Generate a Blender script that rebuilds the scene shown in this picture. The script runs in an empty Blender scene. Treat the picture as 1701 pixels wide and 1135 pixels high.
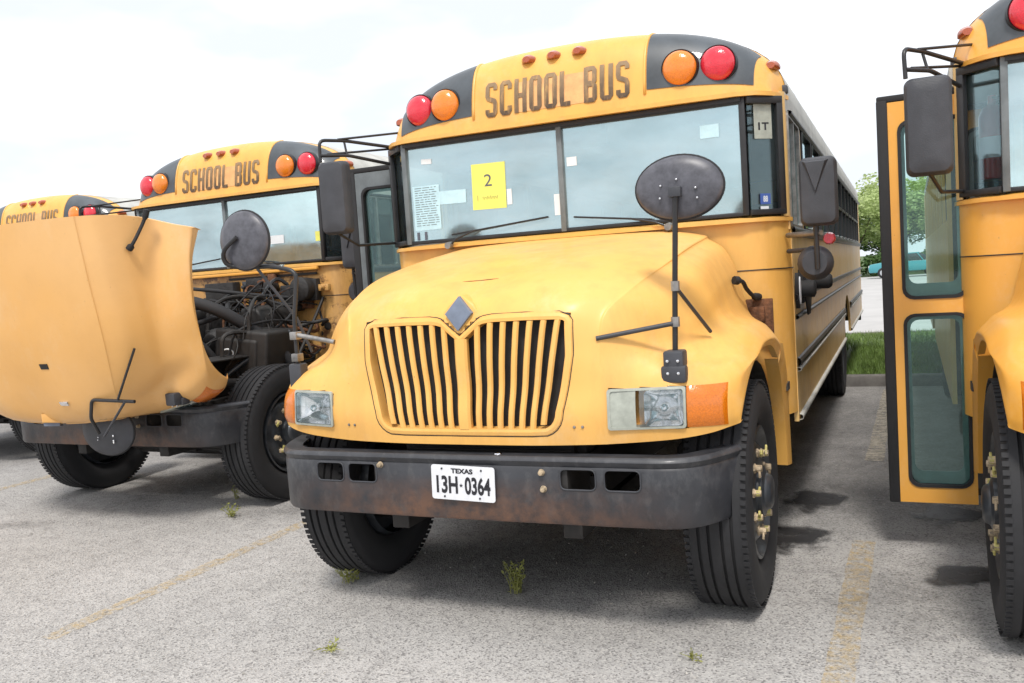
import bpy, bmesh, math, random
from mathutils import Vector, Matrix, Euler
from mathutils.bvhtree import BVHTree
random.seed(7)
R = math.radians
sc = bpy.context.scene
col = sc.collection

# ------------------------------------------------------------------ camera
YAW, PITCH, ROLL = R(23.932), R(-4.149), R(-3.817)
fw = Vector((-math.sin(YAW)*math.cos(PITCH), math.cos(YAW)*math.cos(PITCH), math.sin(PITCH)))
rt = Vector((math.cos(YAW), math.sin(YAW), 0)); up = rt.cross(fw)
rt2 = rt*math.cos(ROLL) + up*math.sin(ROLL); up2 = -rt*math.sin(ROLL) + up*math.cos(ROLL)
cd = bpy.data.cameras.new('camera'); cam = bpy.data.objects.new('camera', cd); col.objects.link(cam)
cd.sensor_width = 36; cd.lens = 1451.77/1701*36; cd.clip_start = .05; cd.clip_end = 2000
cam.matrix_world = Matrix(((rt2.x, up2.x, -fw.x, 1.738), (rt2.y, up2.y, -fw.y, -3.309), (rt2.z, up2.z, -fw.z, 1.556), (0, 0, 0, 1)))
sc.camera = cam

# ------------------------------------------------------------------ light
SUN_EL, SUN_AZ = R(58), R(166)      # azimuth measured from +Y clockwise
sun = bpy.data.lights.new('sun', 'SUN'); sun.energy = 1.5; sun.angle = R(11); sun.color = (1, .955, .89)
so = bpy.data.objects.new('sun', sun); col.objects.link(so)
sdir = Vector((math.sin(SUN_AZ)*math.cos(SUN_EL), math.cos(SUN_AZ)*math.cos(SUN_EL), math.sin(SUN_EL)))
so.rotation_euler = sdir.to_track_quat('Z', 'Y').to_euler()
W = bpy.data.worlds.new('World'); sc.world = W; W.use_nodes = True
nt = W.node_tree; nt.nodes.clear()
def N(nt, t, **k):
    n = nt.nodes.new(t)
    for a, b in k.items():
        if a.startswith('i_'): n.inputs[a[2:].replace('_', ' ')].default_value = b
        else: setattr(n, a, b)
    return n
def LK(nt, a, b): nt.links.new(a, b)
out = N(nt, 'ShaderNodeOutputWorld')
sky = N(nt, 'ShaderNodeTexSky', sky_type='NISHITA', sun_disc=False, sun_elevation=SUN_EL, sun_rotation=SUN_AZ, air_density=1, dust_density=2)
b1 = N(nt, 'ShaderNodeBackground', i_Strength=.1); LK(nt, sky.outputs[0], b1.inputs[0])
tc = N(nt, 'ShaderNodeTexCoord'); mp = N(nt, 'ShaderNodeMapping'); mp.inputs['Scale'].default_value = (1.0, 1.0, 2.6)
LK(nt, tc.outputs['Generated'], mp.inputs[0])
n1 = N(nt, 'ShaderNodeTexNoise', i_Scale=2.1, i_Detail=5.0, i_Roughness=.5); LK(nt, mp.outputs[0], n1.inputs[0])
cr = N(nt, 'ShaderNodeValToRGB'); LK(nt, n1.outputs[0], cr.inputs[0])
cr.color_ramp.elements[0].position = .42; cr.color_ramp.elements[0].color = (.60, .63, .685, 1)
cr.color_ramp.elements[1].position = .66; cr.color_ramp.elements[1].color = (1.0, 1.0, 1.0, 1)
b2 = N(nt, 'ShaderNodeBackground', i_Strength=.86); LK(nt, cr.outputs[0], b2.inputs[0])
mx = N(nt, 'ShaderNodeMixShader'); mx.inputs[0].default_value = .93
LK(nt, b1.outputs[0], mx.inputs[1]); LK(nt, b2.outputs[0], mx.inputs[2]); LK(nt, mx.outputs[0], out.inputs[0])
vs = sc.view_settings; vs.view_transform = 'Standard'; vs.look = 'None'; vs.gamma = 1; vs.exposure = .92; vs.use_curve_mapping = False

# ------------------------------------------------------------------ materials
def newmat(name):
    m = bpy.data.materials.new(name); m.use_nodes = True
    t = m.node_tree; b = t.nodes['Principled BSDF']
    return m, t, b
def simple(name, c, rough=.5, metal=0, coat=0, spec=.5, var=.0, vs_=8.0, bump=0, bs=60.0):
    m, t, b = newmat(name)
    b.inputs['Base Color'].default_value = (*c, 1); b.inputs['Roughness'].default_value = rough
    b.inputs['Metallic'].default_value = metal; b.inputs['Coat Weight'].default_value = coat
    b.inputs['Specular IOR Level'].default_value = spec
    tcn = N(t, 'ShaderNodeTexCoord')
    if var:
        n = N(t, 'ShaderNodeTexNoise', i_Scale=vs_, i_Detail=6.0, i_Roughness=.65); LK(t, tcn.outputs['Object'], n.inputs[0])
        r = N(t, 'ShaderNodeValToRGB'); LK(t, n.outputs[0], r.inputs[0])
        r.color_ramp.elements[0].position = .3; r.color_ramp.elements[1].position = .7
        r.color_ramp.elements[0].color = (*[max(0, x*(1-var)) for x in c], 1); r.color_ramp.elements[1].color = (*[min(1, x*(1+var)) for x in c], 1)
        LK(t, r.outputs[0], b.inputs['Base Color'])
        mr = N(t, 'ShaderNodeMapRange'); mr.inputs[3].default_value = rough*.8; mr.inputs[4].default_value = min(1, rough*1.25)
        LK(t, n.outputs[0], mr.inputs[0]); LK(t, mr.outputs[0], b.inputs['Roughness'])
    if bump:
        n = N(t, 'ShaderNodeTexNoise', i_Scale=bs, i_Detail=4.0); LK(t, tcn.outputs['Object'], n.inputs[0])
        bp_ = N(t, 'ShaderNodeBump', i_Strength=bump, i_Distance=.01); LK(t, n.outputs[0], bp_.inputs['Height']); LK(t, bp_.outputs[0], b.inputs['Normal'])
    return m
def mixc(t, fac, a, b_):
    m = N(t, 'ShaderNodeMix', data_type='RGBA')
    if isinstance(fac, float): m.inputs[0].default_value = fac
    else: LK(t, fac, m.inputs[0])
    for i, v in ((6, a), (7, b_)):
        if isinstance(v, tuple): m.inputs[i].default_value = (*v, 1)
        else: LK(t, v, m.inputs[i])
    return m.outputs[2]
def noise(t, co, scale, detail=5.0, rough=.6, lo=.4, hi=.6, stretch=None):
    if stretch:
        mpn = N(t, 'ShaderNodeMapping'); mpn.inputs['Scale'].default_value = stretch; LK(t, co, mpn.inputs[0]); co = mpn.outputs[0]
    n = N(t, 'ShaderNodeTexNoise', i_Scale=scale, i_Detail=detail, i_Roughness=rough); LK(t, co, n.inputs[0])
    m = N(t, 'ShaderNodeMapRange'); m.inputs[1].default_value = lo; m.inputs[2].default_value = hi; LK(t, n.outputs[0], m.inputs[0])
    return m.outputs[0]
def mul(t, a, b_):
    m = N(t, 'ShaderNodeMath', operation='MULTIPLY')
    for i, v in ((0, a), (1, b_)):
        if isinstance(v, (int, float)): m.inputs[i].default_value = v
        else: LK(t, v, m.inputs[i])
    return m.outputs[0]
def paint(name, base, fade, fadeamt=.5, rust=.0, rough=.42, coat=.25, dirt=.35):
    m, t, b = newmat(name); co = N(t, 'ShaderNodeTexCoord').outputs['Object']
    c = mixc(t, mul(t, noise(t, co, .9, 3.0, .5, .1, .8), fadeamt), base, fade)
    c = mixc(t, mul(t, noise(t, co, 5.0, 8.0, .7, .45, .75, (1, 1, .25)), dirt), c, (base[0]*.55, base[1]*.5, base[2]*.7+.02))
    c = mixc(t, mul(t, noise(t, co, 45.0, 3.0, .7, .70, .76), .5), c, (.22, .12, .05)); c = mixc(t, mul(t, noise(t, co, 3.0, 9.0, .8, .52, .8, (1, .5, 1)), .22), c, (.84, .74, .55))
    if rust:
        c = mixc(t, mul(t, noise(t, co, 6.0, 9.0, .75, .60-.15*rust, .66-.12*rust), .9), c, (.11, .045, .02))
    LK(t, c, b.inputs['Base Color'])
    n = N(t, 'ShaderNodeTexNoise', i_Scale=14.0, i_Detail=6.0); LK(t, co, n.inputs[0])
    mr = N(t, 'ShaderNodeMapRange'); mr.inputs[3].default_value = rough-.12; mr.inputs[4].default_value = rough+.2
    LK(t, n.outputs[0], mr.inputs[0]); LK(t, mr.outputs[0], b.inputs['Roughness'])
    b.inputs['Coat Weight'].default_value = coat; b.inputs['Coat Roughness'].default_value = .22
    nb = N(t, 'ShaderNodeTexNoise', i_Scale=3.0, i_Detail=2.0); LK(t, co, nb.inputs[0])
    bp_ = N(t, 'ShaderNodeBump', i_Strength=.05, i_Distance=.02); LK(t, nb.outputs[0], bp_.inputs['Height']); LK(t, bp_.outputs[0], b.inputs['Normal'])
    return m
Y1 = (.76, .36, .035)
MAT = {}
MAT['yellow'] = paint('yellow_paint', (.78, .38, .045), (.84, .53, .19), .6)
MAT['yellow_hood'] = paint('yellow_hood_paint', (.80, .40, .06), (.86, .55, .22), .6, rough=.50, coat=.14, dirt=.38)
MAT['yellow_side'] = paint('dirty_yellow_paint', (.76, .43, .09), (.80, .58, .28), .9, dirt=.4)
MAT['yellow_rust'] = paint('rusty_yellow_paint', (.60, .30, .05), (.70, .45, .2), .6, rust=.5, dirt=.8)
MAT['orange_paint'] = paint('deep_yellow_paint', (.80, .36, .035), (.84, .47, .12), .5, dirt=.15, coat=.4)
MAT['peach'] = paint('faded_peach_paint', (.78, .39, .08), (.84, .52, .24), .85, rough=.46, coat=.25, dirt=.1)
MAT['capblack'] = simple('faded_black_paint', (.055, .065, .075), .42, var=.5, vs_=3.0, coat=.25)
MAT['white_roof'] = simple('white_roof_paint', (.46, .455, .42), .6, var=.25, vs_=4.0)
MAT['black'] = simple('black_paint', (.02, .02, .022), .4, var=.3)
MAT['rubber'] = simple('black_rubber', (.018, .018, .02), .75, var=.3, vs_=30)
MAT['plastic'] = simple('grey_black_plastic', (.045, .047, .055), .5, var=.25, vs_=6, bump=.15, bs=200)
MAT['mirrorback'] = simple('grey_mirror_shell', (.085, .085, .10), .38, var=.35, vs_=25)
MAT['greyframe'] = simple('grey_frame_paint', (.14, .16, .17), .45, var=.3, vs_=8)
MAT['steel'] = simple('dull_steel', (.35, .35, .35), .4, metal=.9, var=.3, vs_=20)
MAT['chrome'] = simple('chrome', (.8, .8, .82), .12, metal=1)
MAT['darksteel'] = simple('dark_steel_wheel', (.03, .034, .04), .38, var=.4, vs_=12, coat=.2)
MAT['nut'] = simple('weathered_nut', (.42, .33, .22), .6, metal=.2, var=.7, vs_=40)
MAT['nutcap'] = simple('yellow_nut_marker', (.48, .42, .14), .5, var=.4, vs_=60)
MAT['under'] = simple('greasy_underbody', (.018, .016, .015), .6, var=.5, vs_=10)
MAT['engine'] = simple('greasy_engine', (.018, .017, .017), .6, var=.7, vs_=14, bump=.5, bs=40)
MAT['alu'] = simple('tarnished_aluminium', (.28, .27, .26), .45, metal=.7, var=.4, vs_=14)
MAT['seat'] = simple('green_vinyl', (.03, .07, .05), .5, var=.2)
MAT['interior'] = simple('interior_panel', (.45, .46, .42), .6, var=.1)
MAT['floor'] = simple('bus_floor', (.05, .05, .05), .7, var=.2)
MAT['red_can'] = simple('red_cylinder', (.45, .02, .015), .3, coat=.5)
MAT['plate'] = simple('plate_white', (.72, .73, .76), .4, var=.08, vs_=30)
MAT['ink'] = simple('black_ink', (.015, .015, .02), .5)
MAT['inkblue'] = simple('faded_ink', (.10, .11, .14), .6)
MAT['paper_yellow'] = simple('yellow_paper', (.78, .76, .16), .7, var=.08)
MAT['paper_blue'] = simple('pale_blue_paper', (.50, .72, .80), .7, var=.1, vs_=20)
MAT['paper_white'] = simple('white_paper', (.75, .78, .80), .7, var=.05)
MAT['sticker_blue'] = simple('blue_sticker', (.06, .12, .38), .4)
MAT['reflector'] = simple('headlamp_reflector', (.88, .89, .92), .14, metal=.9, var=.3, vs_=22)
MAT['bezel'] = simple('aged_grey_plastic', (.36, .38, .33), .4, var=.2, vs_=18)
MAT['emblem'] = simple('grey_blue_emblem', (.16, .19, .25), .4, var=.15, vs_=20)
MAT['rust'] = simple('flaking_rust', (.13, .055, .025), .85, var=.7, vs_=25, bump=.6, bs=60)
MAT['gravel'] = simple('loose_stone', (.36, .34, .31), .85, var=.55, vs_=9)
MAT['sash'] = simple('pale_grey_sash', (.22, .26, .26), .5, var=.2)
MAT['tan'] = simple('bare_patch', (.74, .40, .16), .6, var=.2, vs_=12)
def lensmat(name, c, em=0):
    m, t, b = newmat(name); co = N(t, 'ShaderNodeTexCoord').outputs['Object']
    v = N(t, 'ShaderNodeTexVoronoi', i_Scale=150.0); LK(t, co, v.inputs[0])
    cc = mixc(t, v.outputs['Distance'], tuple(min(1, x*1.12) for x in c), tuple(x*.78 for x in c)); LK(t, cc, b.inputs['Base Color'])
    b.inputs['Roughness'].default_value = .18; b.inputs['Coat Weight'].default_value = .6
    b.inputs['Subsurface Weight'].default_value = 0
    bp_ = N(t, 'ShaderNodeBump', i_Strength=.3, i_Distance=.002); LK(t, v.outputs['Distance'], bp_.inputs['Height']); LK(t, bp_.outputs[0], b.inputs['Normal'])
    return m
MAT['red'] = lensmat('red_lens', (.72, .025, .05)); MAT['amber'] = lensmat('amber_lens', (.85, .24, .02))
MAT['amber_dark'] = lensmat('amber_brown_lens', (.42, .09, .03)); MAT['orange'] = lensmat('orange_signal_lens', (.66, .17, .006))
def glassmat(name, film, trans, tint=(.8, .9, .88), gfac=.2):
    """dusty pane: clear + mirror reflection + thin dust film"""
    m = bpy.data.materials.new(name); m.use_nodes = True; t = m.node_tree; t.nodes.clear()
    o = N(t, 'ShaderNodeOutputMaterial'); tr = N(t, 'ShaderNodeBsdfTransparent'); tr.inputs[0].default_value = (*tint, 1)
    gl = N(t, 'ShaderNodeBsdfGlossy', i_Roughness=.03); gl.inputs[0].default_value = (.72, .90, .93, 1)
    df = N(t, 'ShaderNodeBsdfDiffuse'); df.inputs[0].default_value = (.56, .66, .69, 1)
    co = N(t, 'ShaderNodeTexCoord').outputs['Object']
    s = N(t, 'ShaderNodeMixShader'); LK(t, mul(t, noise(t, co, 2.2, 7.0, .6, .25, .85, (.7, 1, 1.6)), film*2), s.inputs[0])
    LK(t, tr.outputs[0], s.inputs[1]); LK(t, df.outputs[0], s.inputs[2])
    lw = N(t, 'ShaderNodeFresnel', i_IOR=1.5)
    a = N(t, 'ShaderNodeMath', operation='MULTIPLY_ADD'); LK(t, lw.outputs[0], a.inputs[0]); a.inputs[1].default_value = 1.0; a.inputs[2].default_value = gfac
    a.use_clamp = True
    if film > .3:      # smears and dried drips make the reflection uneven
        g2 = N(t, 'ShaderNodeMapRange'); LK(t, noise(t, co, 1.3, 8.0, .65, .3, .7, (1, 1, 2.2)), g2.inputs[0]); g2.inputs[3].default_value = gfac*.72; g2.inputs[4].default_value = gfac*1.45; LK(t, g2.outputs[0], a.inputs[2])
        g3 = N(t, 'ShaderNodeMapRange'); LK(t, noise(t, co, 7.0, 6.0, .7, .3, .7, (1, 1, .3)), g3.inputs[0]); g3.inputs[3].default_value = .02; g3.inputs[4].default_value = .12; LK(t, g3.outputs[0], gl.inputs['Roughness'])
    s2 = N(t, 'ShaderNodeMixShader'); LK(t, a.outputs[0], s2.inputs[0]); LK(t, s.outputs[0], s2.inputs[1]); LK(t, gl.outputs[0], s2.inputs[2])
    LK(t, s2.outputs[0], o.inputs[0])
    return m
MAT['windshield'] = glassmat('windshield_glass', .36, 1, gfac=.40)
MAT['glass'] = glassmat('window_glass', .10, 1, gfac=.10)
MAT['doorglass'] = glassmat('door_glass', .02, 1, (.80, .93, .90), gfac=.0)
MAT['cornerglass'] = glassmat('corner_glass', .03, 1, (.82, .88, .90), gfac=.02)
MAT['lampglass'] = glassmat('lamp_glass', .08, 1, (.97, .97, .97), gfac=.05)

def rustbumper(name):
    m, t, b = newmat(name); co = N(t, 'ShaderNodeTexCoord').outputs['Object']
    c = mixc(t, noise(t, co, 3.0, 6.0, .65, .3, .75), (.018, .019, .023), (.048, .05, .058))
    c = mixc(t, mul(t, noise(t, co, 14.0, 8.0, .7, .5, .75, (1, 1, .6)), .4), c, (.14, .14, .14))
    # rust strongest low in the middle of the face where the paint has gone
    sx = N(t, 'ShaderNodeSeparateXYZ'); LK(t, co, sx.inputs[0])
    zr = N(t, 'ShaderNodeMapRange'); LK(t, sx.outputs[2], zr.inputs[0]); zr.inputs[1].default_value = .72; zr.inputs[2].default_value = .56
    ab = N(t, 'ShaderNodeMath', operation='ABSOLUTE'); LK(t, sx.outputs[0], ab.inputs[0])
    xr = N(t, 'ShaderNodeMapRange'); LK(t, ab.outputs[0], xr.inputs[0]); xr.inputs[1].default_value = 1.0; xr.inputs[2].default_value = .25
    k = mul(t, mul(t, zr.outputs[0], xr.outputs[0]), noise(t, co, 7.0, 8.0, .7, .35, .6))
    c = mixc(t, mul(t, k, .95), c, (.17, .085, .05))
    LK(t, c, b.inputs['Base Color']); b.inputs['Roughness'].default_value = .45; b.inputs['Coat Weight'].default_value = .1
    n = N(t, 'ShaderNodeTexNoise', i_Scale=5.0, i_Detail=4.0); LK(t, co, n.inputs[0])
    bp_ = N(t, 'ShaderNodeBump', i_Strength=.25, i_Distance=.03); LK(t, n.outputs[0], bp_.inputs['Height']); LK(t, bp_.outputs[0], b.inputs['Normal'])
    return m
MAT['bumper'] = rustbumper('scuffed_bumper_paint')
def letterworn(name):
    m, t, b = newmat(name); co = N(t, 'ShaderNodeTexCoord').outputs['Object']
    f = noise(t, co, 9.0, 6.0, .7, .38, .75, (1, 1, 1.0)); g = noise(t, co, 40.0, 6.0, .7, .52, .74, (1, 1, .12))
    sx = N(t, 'ShaderNodeSeparateXYZ'); LK(t, co, sx.inputs[0]); tp = N(t, 'ShaderNodeMapRange'); LK(t, sx.outputs[2], tp.inputs[0]); tp.inputs[1].default_value = 2.50; tp.inputs[2].default_value = 2.76
    c = mixc(t, f, (.04, .025, .015), (.20, .12, .06)); c = mixc(t, mul(t, tp.outputs[0], .75), c, (.42, .28, .15)); c = mixc(t, mul(t, g, .55), c, (.68, .38, .12))
    LK(t, c, b.inputs['Base Color']); b.inputs['Roughness'].default_value = .6
    return m
MAT['worn'] = letterworn('worn_black_lettering')
def asphalt(name):
    m, t, b = newmat(name); co = N(t, 'ShaderNodeTexCoord').outputs['Object']
    v = N(t, 'ShaderNodeTexVoronoi', i_Scale=125.0); LK(t, co, v.inputs[0])
    base = mixc(t, noise(t, co, .5, 6.0, .6, .35, .65), (.36, .35, .335), (.48, .465, .45))
    base = mixc(t, mul(t, noise(t, co, 9.0, 6.0, .7, .4, .7), .4), base, (.17, .16, .155))
    vb = N(t, 'ShaderNodeSeparateColor'); LK(t, v.outputs['Color'], vb.inputs[0])
    s = N(t, 'ShaderNodeMapRange'); LK(t, vb.outputs[0], s.inputs[0]); s.inputs[1].default_value = .55; s.inputs[2].default_value = 1.0
    base = mixc(t, mul(t, s.outputs[0], .75), base, (.52, .50, .47))
    s2 = N(t, 'ShaderNodeMapRange'); LK(t, vb.outputs[1], s2.inputs[0]); s2.inputs[1].default_value = .6; s2.inputs[2].default_value = 1.0
    base = mixc(t, mul(t, s2.outputs[0], .7), base, (.075, .07, .07))
    # darker tone along the parking bays, easing in from the front, uneven
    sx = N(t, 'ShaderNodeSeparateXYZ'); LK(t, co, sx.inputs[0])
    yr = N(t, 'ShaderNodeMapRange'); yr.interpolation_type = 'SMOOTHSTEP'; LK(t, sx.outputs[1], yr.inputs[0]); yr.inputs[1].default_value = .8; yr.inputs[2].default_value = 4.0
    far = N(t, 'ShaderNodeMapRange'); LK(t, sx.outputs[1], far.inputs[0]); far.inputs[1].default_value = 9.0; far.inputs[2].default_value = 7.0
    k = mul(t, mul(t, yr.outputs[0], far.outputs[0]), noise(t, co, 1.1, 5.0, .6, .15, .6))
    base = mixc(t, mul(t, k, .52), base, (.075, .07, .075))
    cr_ = N(t, 'ShaderNodeTexVoronoi', feature='DISTANCE_TO_EDGE', i_Scale=.55); 
    nn = N(t, 'ShaderNodeTexNoise', i_Scale=1.2, i_Detail=6.0); LK(t, co, nn.inputs[0])
    ad = N(t, 'ShaderNodeVectorMath', operation='ADD'); LK(t, co, ad.inputs[0]); LK(t, nn.outputs['Color'], ad.inputs[1]); LK(t, ad.outputs[0], cr_.inputs[0])
    c2 = N(t, 'ShaderNodeMapRange'); LK(t, cr_.outputs[0], c2.inputs[0]); c2.inputs[1].default_value = .006; c2.inputs[2].default_value = .0
    base = mixc(t, mul(t, mul(t, c2.outputs[0], noise(t, co, .9, 3.0, .5, .50, .62)), .35), base, (.10, .095, .09))
    LK(t, base, b.inputs['Base Color']); b.inputs['Roughness'].default_value = .9
    bp_ = N(t, 'ShaderNodeBump', i_Strength=.55, i_Distance=.006); LK(t, v.outputs['Distance'], bp_.inputs['Height']); LK(t, bp_.outputs[0], b.inputs['Normal'])
    return m
MAT['asphalt'] = asphalt('aggregate_asphalt')
def decal(name, c, lo, hi, scale, amt=.9, radial=False, edge=(.55, 1.0)):
    m = bpy.data.materials.new(name); m.use_nodes = True; t = m.node_tree; b = t.nodes['Principled BSDF']; o = t.nodes['Material Output']
    b.inputs['Base Color'].default_value = (*c, 1); b.inputs['Roughness'].default_value = .75 if not radial else .45
    tcn = N(t, 'ShaderNodeTexCoord'); co = tcn.outputs['Object']
    f = mul(t, noise(t, co, scale, 8.0, .75, lo, hi), amt)
    if radial:
        nn = N(t, 'ShaderNodeTexNoise', i_Scale=4.0, i_Detail=5.0); LK(t, co, nn.inputs[0])
        g = N(t, 'ShaderNodeVectorMath', operation='LENGTH'); LK(t, tcn.outputs['UV'], g.inputs[0])
        s_ = N(t, 'ShaderNodeMath', operation='MULTIPLY_ADD'); LK(t, nn.outputs[0], s_.inputs[0]); s_.inputs[1].default_value = 1.5; LK(t, g.outputs['Value'], s_.inputs[2])
        r_ = N(t, 'ShaderNodeMapRange'); LK(t, s_.outputs[0], r_.inputs[0]); r_.inputs[1].default_value = edge[1]+.58; r_.inputs[2].default_value = edge[0]+.58
        f = mul(t, f, r_.outputs[0])
    tr = N(t, 'ShaderNodeBsdfTransparent'); ms = N(t, 'ShaderNodeMixShader'); LK(t, f, ms.inputs[0]); LK(t, tr.outputs[0], ms.inputs[1]); LK(t, b.outputs[0], ms.inputs[2]); LK(t, ms.outputs[0], o.inputs[0])
    return m
MAT['line_yellow'] = decal('worn_yellow_line_paint', (.62, .45, .20), .42, .68, 22.0, .62)
MAT['line_pale'] = decal('worn_pale_line_paint', (.52, .47, .38), .36, .55, 16.0, .8)
MAT['oil'] = decal('ground_mark', (.022, .02, .02), .15, .5, 9.0, .85, True, (.62, .80))
MAT['dark_patch'] = decal('dark_ground_patch', (.06, .056, .055), .35, .7, 14.0, .45, True, (.3, 1.0))  # soft-edged darker patch of ground
MAT['grass'] = simple('grass_blades', (.14, .22, .05), .6, var=.5, vs_=3.0)
MAT['soil'] = simple('grass_soil', (.07, .11, .03), .9, var=.4, vs_=5.0)
MAT['kerb'] = simple('kerb_concrete', (.17, .16, .15), .8, var=.3, vs_=6.0)
MAT['concrete'] = simple('pale_concrete', (.42, .41, .40), .85, var=.12, vs_=.6)
MAT['bark'] = simple('bark', (.10, .075, .055), .9, var=.4, vs_=6.0)
def leafmat(name, c, d):
    m, t, b = newmat(name); co = N(t, 'ShaderNodeTexCoord').outputs['Object']
    cc = mixc(t, noise(t, co, .9, 4.0, .6, .35, .65), c, d); LK(t, cc, b.inputs['Base Color']); b.inputs['Roughness'].default_value = .6
    tl = N(t, 'ShaderNodeBsdfTranslucent'); LK(t, cc, tl.inputs[0]); ms = N(t, 'ShaderNodeMixShader'); ms.inputs[0].default_value = .35
    LK(t, b.outputs[0], ms.inputs[1]); LK(t, tl.outputs[0], ms.inputs[2]); LK(t, ms.outputs[0], t.nodes['Material Output'].inputs[0])
    return m
MAT['leaf'] = leafmat('light_leaves', (.40, .50, .18), (.52, .60, .30)); MAT['leafd'] = leafmat('dark_leaves', (.055, .12, .03), (.11, .18, .05))
MAT['weed'] = leafmat('weed_leaves', (.28, .31, .07), (.40, .38, .14))
MAT['teal'] = simple('teal_car_paint', (.05, .28, .33), .25, coat=.8); MAT['silver'] = simple('silver_car_paint', (.5, .52, .55), .25, metal=.4, coat=.8)
MAT['carglass'] = simple('dark_car_glass', (.02, .03, .035), .08, spec=.8)

# ------------------------------------------------------------------ mesh helpers
class MB:
    def __init__(s): s.v = []; s.f = []
    def add(s, vs_, fs): o = len(s.v); s.v += [tuple(v) for v in vs_]; s.f += [[i+o for i in f] for f in fs]; return s
    def box(s, x0, x1, y0, y1, z0, z1, rot=None, c=None):
        P = [Vector((x, y, z)) for z in (z0, z1) for y in (y0, y1) for x in (x0, x1)]
        if rot:
            c = Vector(c) if c else Vector(((x0+x1)/2, (y0+y1)/2, (z0+z1)/2)); P = [c+Euler(rot).to_matrix() @ (p-c) for p in P]
        return s.add(P, [(0, 2, 3, 1), (4, 5, 7, 6), (0, 1, 5, 4), (2, 6, 7, 3), (0, 4, 6, 2), (1, 3, 7, 5)])
    def tube(s, pts, r, n=10, closed=False):
        pts = [Vector(p) for p in pts]; V = []; m = len(pts); prev = None
        for i, p in enumerate(pts):
            if closed: d = pts[(i+1) % m]-pts[i-1]
            else: d = pts[min(i+1, m-1)]-pts[max(i-1, 0)]
            d.normalize()
            a = prev if prev is not None else (Vector((0, 0, 1)) if abs(d.z) < .9 else Vector((1, 0, 0)))
            u = (a-d*a.dot(d)).normalized(); w = d.cross(u); prev = u
            rr = r[i] if isinstance(r, (list, tuple)) else r
            V += [p+rr*(math.cos(2*math.pi*k/n)*u+math.sin(2*math.pi*k/n)*w) for k in range(n)]
        F = []
        for i in range(m if closed else m-1):
            for k in range(n):
                a = i*n+k; b = i*n+(k+1) % n; j = ((i+1) % m)*n
                F.append((a, b, j+(k+1) % n, j+k))
        if not closed: F += [tuple(range(n))[::-1], tuple(range((m-1)*n, m*n))]
        return s.add(V, F)
    def lathe(s, prof, axis='x', c=(0, 0, 0), n=32, cap=True, sy=1, sz=1):
        """prof: list of (along-axis, radius)"""
        V = []; c = Vector(c)
        for a, r in prof:
            for k in range(n):
                q = 2*math.pi*k/n; u, w = r*math.cos(q)*sy, r*math.sin(q)*sz
                V.append(c+Vector({'x': (a, u, w), 'y': (u, a, w), 'z': (u, w, a)}[axis]))
        F = [(i*n+k, i*n+(k+1) % n, (i+1)*n+(k+1) % n, (i+1)*n+k) for i in range(len(prof)-1) for k in range(n)]
        if cap: F += [tuple(range(n)), tuple(range((len(prof)-1)*n, len(prof)*n))]
        return s.add(V, F)
    def grid(s, G, wrap=False):
        n = len(G); m = len(G[0])
        return s.add([p for r in G for p in r], [(i*m+j, i*m+(j+1) % m, (i+1)*m+(j+1) % m, (i+1)*m+j) for i in range(n-1) for j in range(m if wrap else m-1)])
    def prism(s, poly, ax, a0, a1):
        n = len(poly)
        def P(u, w, a): return {'x': (a, u, w), 'y': (u, a, w), 'z': (u, w, a)}[ax]
        return s.add([P(u, w, a0) for u, w in poly]+[P(u, w, a1) for u, w in poly],
                     [tuple(range(n)), tuple(range(2*n-1, n-1, -1))]+[(i, i+n, (i+1) % n+n, (i+1) % n) for i in range(n)])
    def mesh(s, name, bevel=0, solid=0, smooth=35, seg=2):
        me = bpy.data.meshes.new(name); me.from_pydata(s.v, [], s.f); me.update()
        bm = bmesh.new(); bm.from_mesh(me)
        if solid: bmesh.ops.solidify(bm, geom=bm.faces[:], thickness=solid)
        bmesh.ops.recalc_face_normals(bm, faces=bm.faces[:])
        if bevel: bmesh.ops.bevel(bm, geom=[e for e in bm.edges if len(e.link_faces) == 2 and e.calc_face_angle(0) > .6], offset=bevel, segments=seg, affect='EDGES', profile=.5, clamp_overlap=True)
        bm.to_mesh(me); bm.free()
        me.shade_smooth()
        if smooth < 180: me.set_sharp_from_angle(angle=R(smooth))
        return me
CACHE = {}
def part(name, key, fn, mat, parent, label=None, loc=None, rot=None, scale=None):
    ck = (key, mat)
    if ck not in CACHE:
        me = fn()
        if len(me.materials) == 0: me.materials.append(MAT[mat])
        else: me = me.copy(); me.materials[0] = MAT[mat]
        CACHE[ck] = me
    o = bpy.data.objects.new(name, CACHE[ck]); col.objects.link(o); o.parent = parent
    if loc: o.location = loc
    if rot: o.rotation_euler = rot
    if scale: o.scale = scale
    if label: o['label'] = label
    return o
def thing(name, label, cat, loc=(0, 0, 0), rz=0, group=None):
    o = bpy.data.objects.new(name, None); col.objects.link(o); o.location = loc; o.rotation_euler = (0, 0, rz)
    o['label'] = label; o['category'] = cat
    if group: o['group'] = group
    return o
def struct(name, me, mat, loc=(0, 0, 0), kind='structure'):
    me.materials.append(MAT[mat]); o = bpy.data.objects.new(name, me); col.objects.link(o); o.location = loc; o['kind'] = kind
    return o
def textmesh(s, size=1, bold=0., spacing=1.):
    c = bpy.data.curves.new('t', 'FONT'); c.body = s; c.size = size; c.offset = bold; c.align_x = 'CENTER'; c.align_y = 'CENTER'; c.space_character = spacing
    o = bpy.data.objects.new('t', c); col.objects.link(o); dg = bpy.context.evaluated_depsgraph_get()
    me = bpy.data.meshes.new_from_object(o.evaluated_get(dg)); bpy.data.objects.remove(o); return me
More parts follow.
